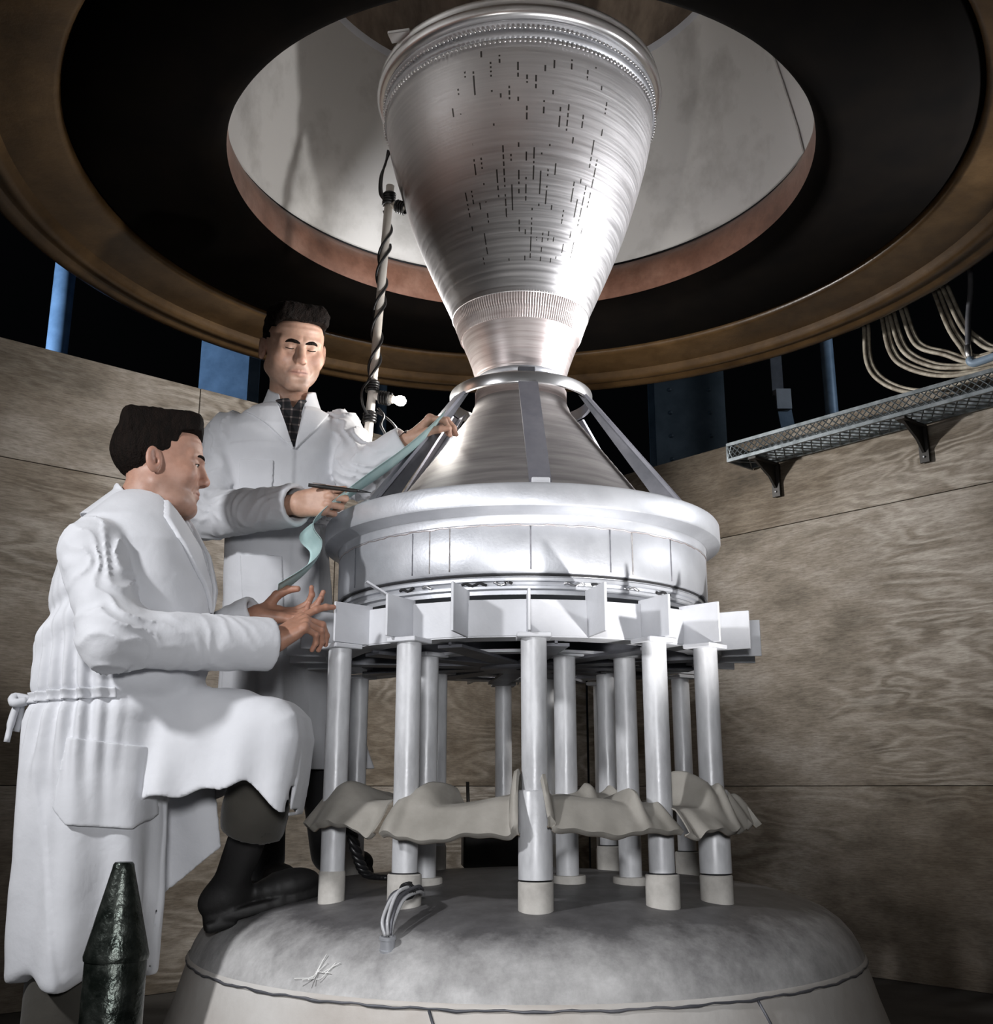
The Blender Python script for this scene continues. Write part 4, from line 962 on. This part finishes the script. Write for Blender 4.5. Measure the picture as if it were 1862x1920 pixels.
# ------------------------------------------------------------------ man in front, one foot up on the vessel
manF = empty('person', (-1.03, -.66, 0), 'man in front in white lab coat, flat-top hair, one boot raised on the vessel', 'person')
F_z = [.36, .52, .70, .82, .93, .985, 1.06, 1.14, 1.27, 1.36, 1.42, 1.47, 1.51]
fb = [-1.176, -1.185, -1.195, -1.207, -1.205, -1.195, -1.200, -1.192, -1.180, -1.160, -1.125, -1.080, -1.045]
ff_ = [-.880, -.875, -.876, -.874, -.86, -.83, -.80, -.795, -.80, -.825, -.86, -.885, -.91]
F_cx = [(a + b) / 2 for a, b in zip(fb, ff_)]; F_rb = [(b - a) / 2 for a, b in zip(fb, ff_)]
F_cy = [-.66, -.66, -.66, -.655, -.65, -.65, -.65, -.65, -.65, -.655, -.66, -.66, -.66]
F_ra = [.185, .18, .18, .18, .178, .172, .178, .185, .20, .195, .165, .115, .075]
# lateral axis points to his left (+y); front is +x
fSh, fEl, fWr = (-1.030, -.835, 1.325), (-.945, -.905, 1.105), (-.638, -.675, 1.122)
gSh, gEl, gWr = (-1.00, -.485, 1.335), (-.90, -.44, 1.14), (-.715, -.495, 1.225)
YF = math.radians(90)
RfF, LfF = elbow_folds(fEl, fWr, .0080, 70), elbow_folds(gEl, gWr, .006, 80); RuF = elbow_folds(fEl, fSh, .0065, 60)
drape = [(-.985, .985), (-.88, 1.03), (-.79, 1.022), (-.69, 1.012), (-.60, .988), (-.555, .955), (-.543, .90), (-.553, .80), (-.575, .712), (-.612, .751), (-.665, .787), (-.742, .768), (-.87, .749), (-.93, .752), (-.985, .80)]
def torsoF(P):
    d, a, b = column(P, F_z, F_cx, F_cy, F_ra, F_rb, YF, 2.3)      # a: to +y, b: to -x
    z = P[:, 2]; th = np.arctan2(P[:, 1] + .65, P[:, 0] + 1.02)
    gath = np.exp(-((z - .985) / .17) ** 2) * np.clip((-P[:, 0] - .92) / .1, 0, 1)
    wv = np.sin(th * 26 + (z - .985) * 14 * np.sin(th * 3) + vnoise(P, 5, 4) * 1.5)
    lo = np.clip((.95 - z) / .4, 0, 1)
    d = d - gath * .011 * wv - lo * (.013 * np.sin(th * 7 + .6 + vnoise(P, 2.5, 9) * 1.5)) - soft(P, .006, 4) + .012 * np.exp(-((z - .985) / .018) ** 2)
    d = d + .012 * np.exp(-((z - 1.19 - .4 * (P[:, 0] + 1.15)) / .022) ** 2) * np.clip((-P[:, 0] - 1.0) / .1, 0, 1) - .010 * np.exp(-((z - 1.14 - .4 * (P[:, 0] + 1.15)) / .03) ** 2) * np.clip((-P[:, 0] - 1.0) / .1, 0, 1)
    return d, a, b
VF_ = [(-.07, 1.50), (-.045, 1.42), (.015, 1.20), (.05, 1.42), (.075, 1.52), (.0, 1.58)]
def coatF_fn(P):
    d, a, b = torsoF(P); x, y, z = P.T
    s1, h1 = sleeve(P, [fSh, fEl, fWr], [.084, .070, .066], .04, RfF)
    s2, h2 = sleeve(P, [gSh, gEl, gWr], [.080, .066, .056], .04, LfF)
    # cloth hanging over the raised thigh
    fall = np.clip((.98 - z) / .22, 0, 1)
    half = .145 + .030 * fall + fall * (.015 * np.sin(x * 36 + 1.0 + vnoise(P, 4, 2) * 1.2) + .004 * np.sin(x * 71))
    pl = poly2(x, z, drape); dy = np.abs(y + .60) - half
    ple = poly2(x, z, drape[:8] + [(-.575, .50), (-.985, .50)])
    dd = smax(ple, dy, .075) - soft(P, .004, 8)
    pin = poly2(x, z, [(-.975, .965), (-.88, 1.010), (-.79, 1.003), (-.69, .993), (-.607, .970), (-.574, .942), (-.562, .90), (-.572, .80), (-.592, .55), (-.93, .55), (-.975, .80)])
    dd = smax(dd, -smax(pin, dy + .024, .10), .003); dd = np.maximum(dd, pl - .006 * np.sin(x * 60))
    d = smin(d, dd, .03)
    # far front panel of the coat hanging behind the raised leg
    pn = np.maximum(poly2(x, z, [(-.96, .80), (-.80, .79), (-.775, .635), (-.93, .512)]), np.abs(y + .475 - .012 * np.sin(x * 30 + z * 6)) - .0055)
    # slit between the two back panels: the near panel lifts off
    d = d - .006 * np.clip((-(x + 1.10 + .25 * (z - .7)) ) / .01, -1, 0) * np.clip((.88 - z) / .1, 0, 1) * (y < -.65)
    hem = .358 + .006 * np.sin(x * 21)
    hollow = np.maximum(torso_in(P, d), z - .60)
    d = np.maximum(d, -hollow); d = np.maximum(d, hem - z)
    d = np.minimum(d, pn)
    d = smin(smin(d, s1, .009), s2, .012); d = smax(d, -h1, .003); d = smax(d, -h2, .003)
    d = np.maximum(d, -np.maximum(np.maximum(poly2(y + .66, z, VF_), -(x + 1.0)), -(d + .03)))
    nk = cap(P, (-1.01, -.665, 1.40), (-.965, -.66, 1.56), .064, .068)
    return smax(d, -nk, .004)
def torso_in(P, d): return d + .012
coatF = qobj('lab_coat', (lambda v, q: (relax(v, q, 1, .3), q))(*nets(coatF_fn, (-1.26, -1.03, .33), (-.52, -.36, 1.56), .0055)), M_coat, manF)
def patchF(name, fnp, lo, hi, h=.0032, parent=None, m=None):
    V, Q = nets(fnp, lo, hi, h); return qobj(name, (relax(V, Q, 1, .3), Q), m or M_coat, parent or coatF)
def collF(P):
    a_, b_ = np.array((-1.012, -.662, 1.41)), np.array((-.975, -.66, 1.545)); ax = nrm(b_ - a_); q = P - a_; t = q @ ax
    rad = np.linalg.norm(q - t[:, None] * ax, axis=1); fl = .070 + .62 * np.clip(.088 - t, 0, .2)
    v = P[:, 0] + .985
    d = np.abs(rad - fl) - .0055; d = np.maximum(d, np.maximum(t - .104 + .70 * np.maximum(v + .05, 0), .002 - t))
    return np.maximum(d, np.where(v > .02, .038 - np.abs(P[:, 1] + .66), -1))
patchF('collar', collF, (-1.14, -.80, 1.36), (-.84, -.5, 1.57))
def lapF(poly):
    def f(P):
        d, a, b = torsoF(P)
        return smax(smax(np.abs(d - .004) - .0055, poly2(P[:, 1] + .66, P[:, 2], poly), .0015), -(P[:, 0] + .985), .0015)
    return f
patchF('lapel', lapF([(-.075, 1.475), (-.045, 1.42), (.015, 1.20), (-.06, 1.28), (-.115, 1.37), (-.12, 1.42)]), (-1.0, -.86, 1.17), (-.74, -.5, 1.52))
patchF('lapel', lapF([(.080, 1.475), (.05, 1.42), (.017, 1.20), (.08, 1.28), (.125, 1.37), (.12, 1.42)]), (-1.0, -.7, 1.17), (-.74, -.48, 1.52))
def beltF(P):
    d, a, b = torsoF(P); zz = P[:, 2] - (.985 + .035 * (P[:, 0] + 1.2)); return smax(smax(np.abs(d - .006) - .0055, np.abs(zz) - .0125, .003), (P[:, 0] + .955), .003)
patchF('belt', beltF, (-1.25, -.88, .94), (-.93, -.42, 1.03), .003)
kn = obj('belt_knot', join(tube(smooth_path([(-1.205, -.70, .985), (-1.235, -.715, .99), (-1.225, -.735, .975), (-1.20, -.725, .98)], 14), .011, 8), tube(smooth_path([(-1.222, -.715, .985), (-1.232, -.72, .94), (-1.237, -.725, .885)], 12), [.009] * 8 + [.007] * 4, 6), tube(smooth_path([(-1.222, -.705, .985), (-1.222, -.70, .95), (-1.228, -.70, .91)], 10), .008, 6)), M_coat, coatF)
def pockF(P):
    d, a, b = torsoF(P); return smax(smax(np.abs(d - .0035) - .004, poly2(P[:, 0], P[:, 2], [(-1.055, .892), (-.885, .872), (-.878, .720), (-.900, .690), (-1.03, .700), (-1.065, .735)]), .002), P[:, 1] + .66, .002)
patchF('hip_pocket', pockF, (-1.09, -.92, .66), (-.85, -.64, .92))
def shirtF(P):
    d, a, b = torsoF(P); z = P[:, 2]; d = np.maximum(d + .022, 1.16 - z)
    nk = np.maximum(cap(P, (-1.00, -.662, 1.38), (-.965, -.66, 1.50), .066, .0665), z - 1.475 + .25 * (P[:, 0] + .97))
    return smin(d, nk, .02)
patchF('shirt', shirtF, (-1.14, -.86, 1.16), (-.78, -.46, 1.53), .0045, manF, M_shirt)
# trousers: raised leg and standing leg
def trF(P):
    d = smin(cap(P, (-1.0, -.58, .90), (-.662, -.59, .895), .088, .076), cap(P, (-.662, -.59, .895), (-.690, -.51, .66), .076, .080), .04)
    f = nrm(np.array((-.055, .08, -.24))); t = (P - np.array((-.690, -.51, .66))) @ f
    d = d - .005 * np.sin(P[:, 2] * 55 + vnoise(P, 9, 3) * 3)
    d = np.maximum(d, t + .012); d = np.maximum(d, -np.maximum(d + .014, -(t + .05)))
    st = cap(P, (-1.03, -.70, .95), (-1.05, -.70, .12), .11, .09); st = np.maximum(st, .07 - P[:, 2])
    return np.minimum(smin(d, st, .03), 9)
V, Q = nets(trF, (-1.19, -.86, .03), (-.50, -.38, 1.08), .0075); qobj('trousers', (relax(V, Q, 1, .3), Q), M_trous, manF)
boots(manF, (-.815, -.44, .452), (-.545, -.335, .515), shaft=(-.70, -.475, .69), k=1)
boots(manF, (-1.14, -.74, .018), (-.87, -.68, .018), shaft=(-1.05, -.70, .20))
fR = hand((-.640, -.665, 1.128), (.80, .22, .56), (.25, .55, -.72), 1, [(6, 14, 14), (50, 46, 24), (58, 52, 28), (62, 54, 28)], [(.66, .62, .3), (.86, .20, .45), (.9, .0, .40)], k=1.06, arm=fEl, skin=SK_H)
fL = hand((-.715, -.495, 1.222), (.96, .22, .04), (-.05, -.50, .86), -1, [(28, 40, 26), (20, 30, 22), (18, 28, 20), (22, 30, 22)], [(.60, .40, .66), (.80, -.15, .50), (.90, -.35, .2)], k=1.02, arm=gEl, skin=SK_H)
core = capmesh([((-1.03, -.65, .95), (-1.02, -.65, 1.2), .12, .13), ((-1.02, -.65, 1.2), (-1.0, -.66, 1.37), .13, .09), (fSh, fEl, .05, .042), (gSh, gEl, .05, .04), ((-1.02, -.81, 1.32), (-1.0, -.50, 1.33), .055, .055), ((-1.0, -.66, 1.36), (-.97, -.66, 1.48), .07, .058)], .04, .014)
Vb, Qb, Cb = qjoin([headF[:3], fR, fL, (core[0], core[1], np.tile(SK_F, (len(core[0]), 1)))])
bodyF = qobj('body', (Vb, Qb), M_skin, manF, Cb)
eyes(bodyF, headF[3], kF, (0, 1, -.12)); lashes(bodyF, headF[3], .0022, .0010)
brow(bodyF, headF[3], [(.012, .0985, .0205), (.022, .0955, .0245), (.036, .088, .0240), (.049, .075, .0165)], .0036)
hairF(manF)
# ================================================================== paper strip
def ribbon(path, wid, half, n=60, thick=.0012, curl=.0):
    P = smooth_path(path, n); Wv = smooth_path(wid, n); m = 9; V = []
    Tn = np.gradient(P, axis=0)
    for i in range(n):
        w = nrm(Wv[i]); nn = nrm(np.cross(Tn[i], w))
        for j in range(m):
            s = (j / (m - 1)) * 2 - 1; V.append(P[i] + w * half * s + nn * curl * (s * s))
    V = np.array(V); G = V.reshape(n, m, 3); nm = np.cross(np.gradient(G, axis=0), np.gradient(G, axis=1)).reshape(-1, 3); nm /= np.linalg.norm(nm, axis=1)[:, None]
    k = n * m; F = grid_faces(n, m); F2 = [tuple(q + k for q in f[::-1]) for f in F]
    B = [i * m for i in range(n)] + [(n - 1) * m + j for j in range(1, m)] + [i * m + m - 1 for i in range(n - 2, -1, -1)] + [j for j in range(m - 2, 0, -1)]
    return np.concatenate([V, V + nm * thick]), F + F2 + [(B[i], B[i] + k, B[(i + 1) % len(B)] + k, B[(i + 1) % len(B)]) for i in range(len(B))]
M_paper = mat('pale_blue_green_paper', (.36, .52, .52), (.46, .61, .60), 0.7, 0, 14)
pp = obj('paper_strip', ribbon([(-.255, -.225, 1.856), (-.300, -.255, 1.79), (-.375, -.300, 1.705), (-.455, -.345, 1.628), (-.53, -.385, 1.555), (-.590, -.412, 1.492), (-.598, -.424, 1.462), (-.570, -.430, 1.425), (-.575, -.440, 1.38), (-.610, -.450, 1.335), (-.672, -.465, 1.285)],
    [(.55, -.72, .42), (.5, -.74, .45), (.5, -.74, .45), (.5, -.74, .42), (.5, -.80, .32), (.5, -.84, .2), (.5, -.84, .15), (.45, -.88, .12), (.45, -.88, .15), (.40, -.88, .2), (.35, -.9, .25)], .052, 90, curl=.008), M_paper)
tag(pp, 'long pale blue-green paper strip draped from the cone to the front man\'s hand', 'paper')

# ================================================================== white lamp pole with wound cable and bulb
pole = empty('lamp_pole', (-.505, 0.03, 1.575), 'white pipe pole wrapped with black cable beside the nozzle, bulb near its foot', 'lamp pole')
pa, pb = np.array((-.5195, .03, 1.575)), np.array((-.452, .03, 2.82)); pdv = nrm(pb - pa)
obj('pipe', tube([pa, pa + pdv * .4, pa + pdv * .8, pb], .0145, 20), M_white, pole)
def on(z): return pa + pdv * ((z - pa[2]) / pdv[2])
def tee(z, dirv, ln):
    p = on(z); d = nrm(dirv)
    return obj('tee_stub', tube([p, p + d * ln * .5, p + d * ln], .0125, 16), M_white, pole), p, d
t1, q1, d1 = tee(2.752, (.95, -.25, -.48), .062)
t2, q2, d2 = tee(2.040, (.93, -.20, -.25), .060)
def coil(c0, ax, r, turns, pitch, rt=.0045):
    ax = nrm(ax); u = nrm(np.cross(ax, (0.3, 1, .2))); w = np.cross(ax, u); t = np.linspace(0, turns * 2 * PI, int(turns * 16))
    return tube(np.asarray(c0) + np.outer(t / (2 * PI) * pitch, ax) + r * (np.outer(np.cos(t), u) + np.outer(np.sin(t), w)), rt, 6)
obj('cable_wrap', coil(on(2.745), pdv, .0195, 5, .0095), M_rubber, pole)
obj('cable_wrap', coil(q1 + d1 * .034, d1, .019, 4, .0092), M_rubber, pole)
obj('cable_wrap', coil(on(2.055), pdv, .019, 4, .0092), M_rubber, pole)
obj('cable_wrap', coil(q2 + d2 * .030, d2, .019, 4, .0092), M_rubber, pole)
obj('cable_wrap', coil(on(1.945), pdv, .0190, 4, .010), M_rubber, pole)
def wound(z0, z1, turns, ph, r=.0185):
    P = []
    for t in np.linspace(0, 1, int(abs(turns) * 18) + 8): 
        c = on(z0 + (z1 - z0) * t); a = ph + turns * 2 * PI * t; P.append(c + np.array((math.cos(a) * r, math.sin(a) * r, 0)))
    return tube(P, .0048, 7)
obj('cable', wound(2.73, 2.06, -3.3, 2.6), M_rubber, pole)
obj('cable', wound(2.60, 2.07, -2.55, .6, .0195), M_rubber, pole)
obj('cable', tube(smooth_path([(-.468, .03, 2.76), (-.487, .025, 2.79), (-.486, .02, 2.85), (-.470, .02, 2.90), (-.462, .02, 2.955)], 30), .0042, 7), M_rubber, pole)
obj('cable', tube(smooth_path([(-.470, .02, 2.75), (-.481, .015, 2.80), (-.478, .012, 2.86), (-.466, .012, 2.91), (-.454, .012, 2.945)], 30), .0042, 7), M_rubber, pole)
obj('cable', tube(smooth_path([(-.500, .012, 2.09), (-.522, .0, 2.05), (-.52, .0, 2.00), (-.502, .01, 1.965)], 24), .0045, 7), M_rubber, pole)
obj('cable', tube(smooth_path([(-.468, .0, 1.985), (-.448, -.01, 1.955), (-.455, -.02, 1.92), (-.44, -.02, 1.885), (-.445, -.02, 1.85)], 26), .0045, 7), M_rubber, pole)
obj('cable', tube(smooth_path([(-.475, .01, 1.975), (-.445, .0, 1.955), (-.415, -.01, 1.925), (-.39, -.01, 1.885)], 20), .0040, 7), M_rubber, pole)
# bulb: a bare lit lamp in a porcelain socket at the end of the lower stub
def emit(name, col, s):
    m, nt, b, N, L = nodes(name); b.inputs['Emission Color'].default_value = rgba(col); b.inputs['Emission Strength'].default_value = s; b.inputs['Base Color'].default_value = (.9, .9, .88, 1); return m
sk = q2 + d2 * .058
u = nrm(np.cross(d2, (0, 0, 1))); w = np.cross(u, d2); BB = np.stack([u, w, d2])
so = obj('bulb_socket', (sk + lathe([(.0001, 0), (.013, 0), (.0145, .004), (.0145, .016), (.0125, .020)], 20)[0] @ BB, lathe([(.0001, 0), (.013, 0), (.0145, .004), (.0145, .016), (.0125, .020)], 20)[1]), M_white, pole)
bl = lathe([(.0085, .018), (.010, .024), (.0155, .036), (.0175, .046), (.0150, .057), (.008, .063), (.0001, .065)], 20)
obj('bulb', (sk + bl[0] @ BB, bl[1]), emit('lit_bulb_glass', (1, .95, .88), 22.0), so)
lamp('bulb_light', 'POINT', tuple(sk + d2 * .10 + np.array((0.0, .02, .0))), (0, 0, 0), 6, 0.02, (1.0, .96, .9))

# ================================================================== cable tray on the right wall
dW = np.array((.66385, -.74786, 0)); nW = np.array((-.74786, -.66385, 0)); kW = np.array((.43, 2.80, 0))
def wp(s, off, z): return kW + dW * s + nW * off + np.array((0, 0, z))
tray = empty('cable_tray', tuple(wp(2.0, .1, 2.40)), 'grey expanded-mesh cable tray on black brackets along the right wall top', 'cable tray')
s0, s1 = 1.20, 3.3
M_mesh = mat('galvanised_mesh', (.12, .14, .15), (.24, .27, .29), 0.38, 0.6, 20)
def wbox(s, off, z, ls, lo, lz, bev=.001):
    M = np.eye(4); M[:3, 0] = dW; M[:3, 1] = -nW; M[:3, 3] = wp(s, off, z); return box((0, 0, 0), (ls, lo, lz), 0, bev, M=M)
obj('front_rail', wbox((s0 + s1) / 2, .21, 2.432, s1 - s0, .012, .018), M_mesh, tray, False)
obj('front_rail', wbox((s0 + s1) / 2, .21, 2.352, s1 - s0, .012, .018), M_mesh, tray, False)
obj('back_rail', wbox((s0 + s1) / 2, .012, 2.40, s1 - s0, .012, .10), M_mesh, tray, False)
obj('end_plate', wbox(s0, .11, 2.392, .010, .21, .095), M_mesh, tray, False)
parts = []
for s in np.arange(s0 - .08, s1, .034):
    for sg in (1, -1):
        a, b_ = (s, s + .075) if sg > 0 else (s + .075, s)
        a2, b2 = max(min(a, s1), s0), max(min(b_, s1), s0)
        if abs(a2 - b2) < .01: continue
        parts.append(tube([wp(a2, .213, 2.428), wp(b2, .213, 2.356)], .0030, 4))
for s in np.arange(s0, s1, .05):
    parts.append(tube([wp(s, .21, 2.35), wp(min(s + .12, s1), .012, 2.352)], .003, 4)); parts.append(tube([wp(min(s + .12, s1), .21, 2.352), wp(s, .012, 2.354)], .003, 4))
tag(obj('mesh_wires', join(*parts), M_mesh, tray, False), kind='stuff')
for s in (1.335, 2.105, 2.88):
    br = empty('bracket', (0, 0, 0)); br.parent = tray; br.location = Vector(wp(s, 0, 2.35)) - Vector(tray.location)
    obj('bracket_arm', wbox(s, .105, 2.338, .045, .20, .012), M_black, br, False)
    obj('bracket_leg', wbox(s, .010, 2.26, .045, .010, .17), M_black, br, False)
    gp = [(0.0, 2.335), (.18, 2.335), (.06, 2.27), (.012, 2.22), (0.0, 2.22)]
    V, F = prism(gp, -.006, .006); V = np.array([wp(s + y, o + .008, z) for o, y, z in np.asarray(V)]); obj('gusset', (V, F), M_black, br, False)
    for zz in (2.20, 2.24):
        c_ = wp(s, .016, zz); obj('bolt', tube([c_, c_ + nW * .005], .005, 8), M_alu, br)
HO = [[(1.632, 1.295, 2.86), (1.63, 1.298, 2.682), (1.667, 1.256, 2.573), (1.747, 1.166, 2.487), (1.842, 1.059, 2.456), (2.0, .881, 2.461), (2.15, .72, 2.47)],
 [(1.692, 1.228, 2.88), (1.706, 1.211, 2.698), (1.754, 1.157, 2.598), (1.863, 1.035, 2.511), (2.002, .879, 2.484), (2.15, .71, 2.49)],
 [(1.715, 1.202, 2.90), (1.744, 1.169, 2.693), (1.819, 1.084, 2.581), (1.911, .981, 2.526), (2.004, .877, 2.507), (2.14, .73, 2.51)],
 [(1.752, 1.16, 2.90), (1.786, 1.121, 2.698), (1.87, 1.028, 2.607), (1.955, .931, 2.53), (2.08, .79, 2.53)],
 [(1.850, 1.05, 2.98), (1.887, 1.008, 2.737), (1.918, .973, 2.621), (1.942, .946, 2.555), (2.0, .86, 2.54)],
 [(1.875, 1.02, 2.98), (1.925, .965, 2.717), (1.964, .921, 2.623), (2.007, .873, 2.565), (2.07, .80, 2.56)]]
HL = ['lowest cream hose loop hanging down almost onto the tray mesh', 'second lowest cream hose loop drooping over the wall tray', 'middle cream hose loop curving onto the bundle above the tray', 'short upper cream hose loop next to the dark coupling hose', 'steep cream hose falling just left of the black coupled hose', 'steep cream hose at the far right behind the black coupled hose']
off3 = nW * .02
for h, lb in zip(HO, HL):
    for k in range(2):
        P = smooth_path([np.array(p) + (dW * .014 * k + np.array((0, 0, .012 * k)) - nW * .016 * k) for p in h], 50)
        o = obj('hose', tube(P, .0092, 9), M_hose)
        tag(o, ('near strand of the ' if k == 0 else 'rear strand of the ') + lb, 'hose', 'cream hoses over the right wall')
hb = empty('black_hose', (1.94, .95, 2.52), 'dark upright hose with bright metal coupling at its foot above the tray', 'hose')
obj('hose_body', tube(smooth_path([(1.97, .905, 3.1), (1.966, .905, 2.896), (1.945, .925, 2.732), (1.934, .935, 2.60)], 24), .012, 12), M_darksteel, hb)
obj('coupling', tube([(1.934, .935, 2.61), (1.934, .936, 2.575), (1.936, .936, 2.545)], [.016, .016, .013], 14), M_brightalu, hb)
obj('elbow', tube(smooth_path([(1.936, .936, 2.55), (1.94, .93, 2.53), (1.97, .90, 2.525), (2.10, .76, 2.545)], 20), .018, 12), M_blue, hb)

# ================================================================== nose-cone bottle in the foreground, cables and dark box on the vessel
bt = empty('steel_cylinder', (-.745, -1.3, 0), 'dark green-black steel cylinder with tapered nose standing in front of the white coat hem', 'cylinder')
M_btl = mat('oily_gunmetal', (.018, .024, .02), (.06, .068, .06), 0.30, 0.75, 26, bump=.25, bscale=70, rvar=.1)
obj('body', xf(lathe([(.0001, 0), (.050, 0), (.0525, .004), (.0525, .49), (.0515, .492)], 64), T(-.745, -1.3, 0)), M_btl, bt, sharp=40)
obj('nose', xf(lathe([(.0545, .490), (.0555, .497), (.054, .503), (.0195, .640), (.0180, .648), (.0150, .652), (.0001, .652)], 64), T(-.745, -1.3, 0)), M_btl, bt, sharp=40)
cb = empty('cable_bundle', (-.30, -.70, .50), 'bundle of grey wires ending in a metal connector lying on the vessel dome', 'cable')
for k in range(7):
    j = np.array((.010 * math.cos(k * 2.4), .010 * math.sin(k * 2.4), .004 * (k % 3)))
    P = smooth_path([np.array((-.318, -.800, .462)) + j * .6, np.array((-.320, -.79, .492)) + j * 1.2, np.array((-.305, -.74, .535)) + j * (1.5 + .5 * math.sin(k)), np.array((-.278, -.67, .545)) + j * 1.6, np.array((-.268, -.60, .535)) + j * 1.3, np.array((-.272, -.545, .55 - .02)) + j], 30)
    obj('wire', tube(P, .0042, 6), M_darksteel if k % 2 else M_pipe, cb)
cpos = np.array((-.318, -.805, .437))
obj('connector', xf(lathe([(.0001, -.010), (.015, -.010), (.0185, -.008), (.0185, .002), (.0165, .003), (.0165, .022), (.0185, .023), (.0185, .028), (.014, .030)], 24), T(*cpos) @ np.array(Matrix.Rotation(.15, 4, 'X'))), M_alu, cb, sharp=40)
obj('tape_band', coil((-.292, -.70, .548), (.5, .8, .1), .016, 3, .007, .004), M_rubber, cb)
ch = empty('braided_cable', (-.44, -.3, .55), 'black braided cable hanging behind the leftmost front pipe', 'cable')
for k in range(3):
    t = np.linspace(0, 1, 60); base = smooth_path([(-.475, -.36, .735), (-.466, -.345, .67), (-.450, -.31, .60), (-.430, -.28, .556), (-.39, -.25, .545), (-.34, -.24, .545)], 60)
    base = base + .009 * np.stack([np.cos(t * 36 + k * 2.09), np.sin(t * 36 + k * 2.09), 0 * t], -1)
    obj('strand', tube(base, .0075, 7), M_rubber, ch)
bx_ = empty('black_box', (-.10, .45, .53), 'black junction box with a thin rod behind the pipes on the dome', 'box')
obj('case', box((-.10, .45, .595), (.19, .12, .145), .1, .006), M_black, bx_, False)
obj('lid', box((-.10, .45, .672), (.20, .13, .012), .1, .003), M_black, bx_, False)
obj('rod', tube([(-.175, .42, .66), (-.175, .42, .72), (-.178, .42, .80)], .006, 10), M_black, bx_)
# chalk scribble on the dome (thin raised strokes)
cs = []
for a, b_ in (((-.52, -.80), (-.45, -.79)), ((-.50, -.815), (-.455, -.775)), ((-.487, -.815), (-.462, -.78)), ((-.47, -.81), (-.43, -.80)), ((-.475, -.79), (-.44, -.81)), ((-.46, -.80), (-.42, -.805))):
    pts = [(x, y, dome_z(math.hypot(x, y)) + .0035) for x, y in zip(np.linspace(a[0], b_[0], 8), np.linspace(a[1], b_[1], 8))]; cs.append(tube(pts, .0012, 4))
obj('chalk_scribble', join(*cs), mat('white_chalk', (.85, .85, .83), None, .9), ves)
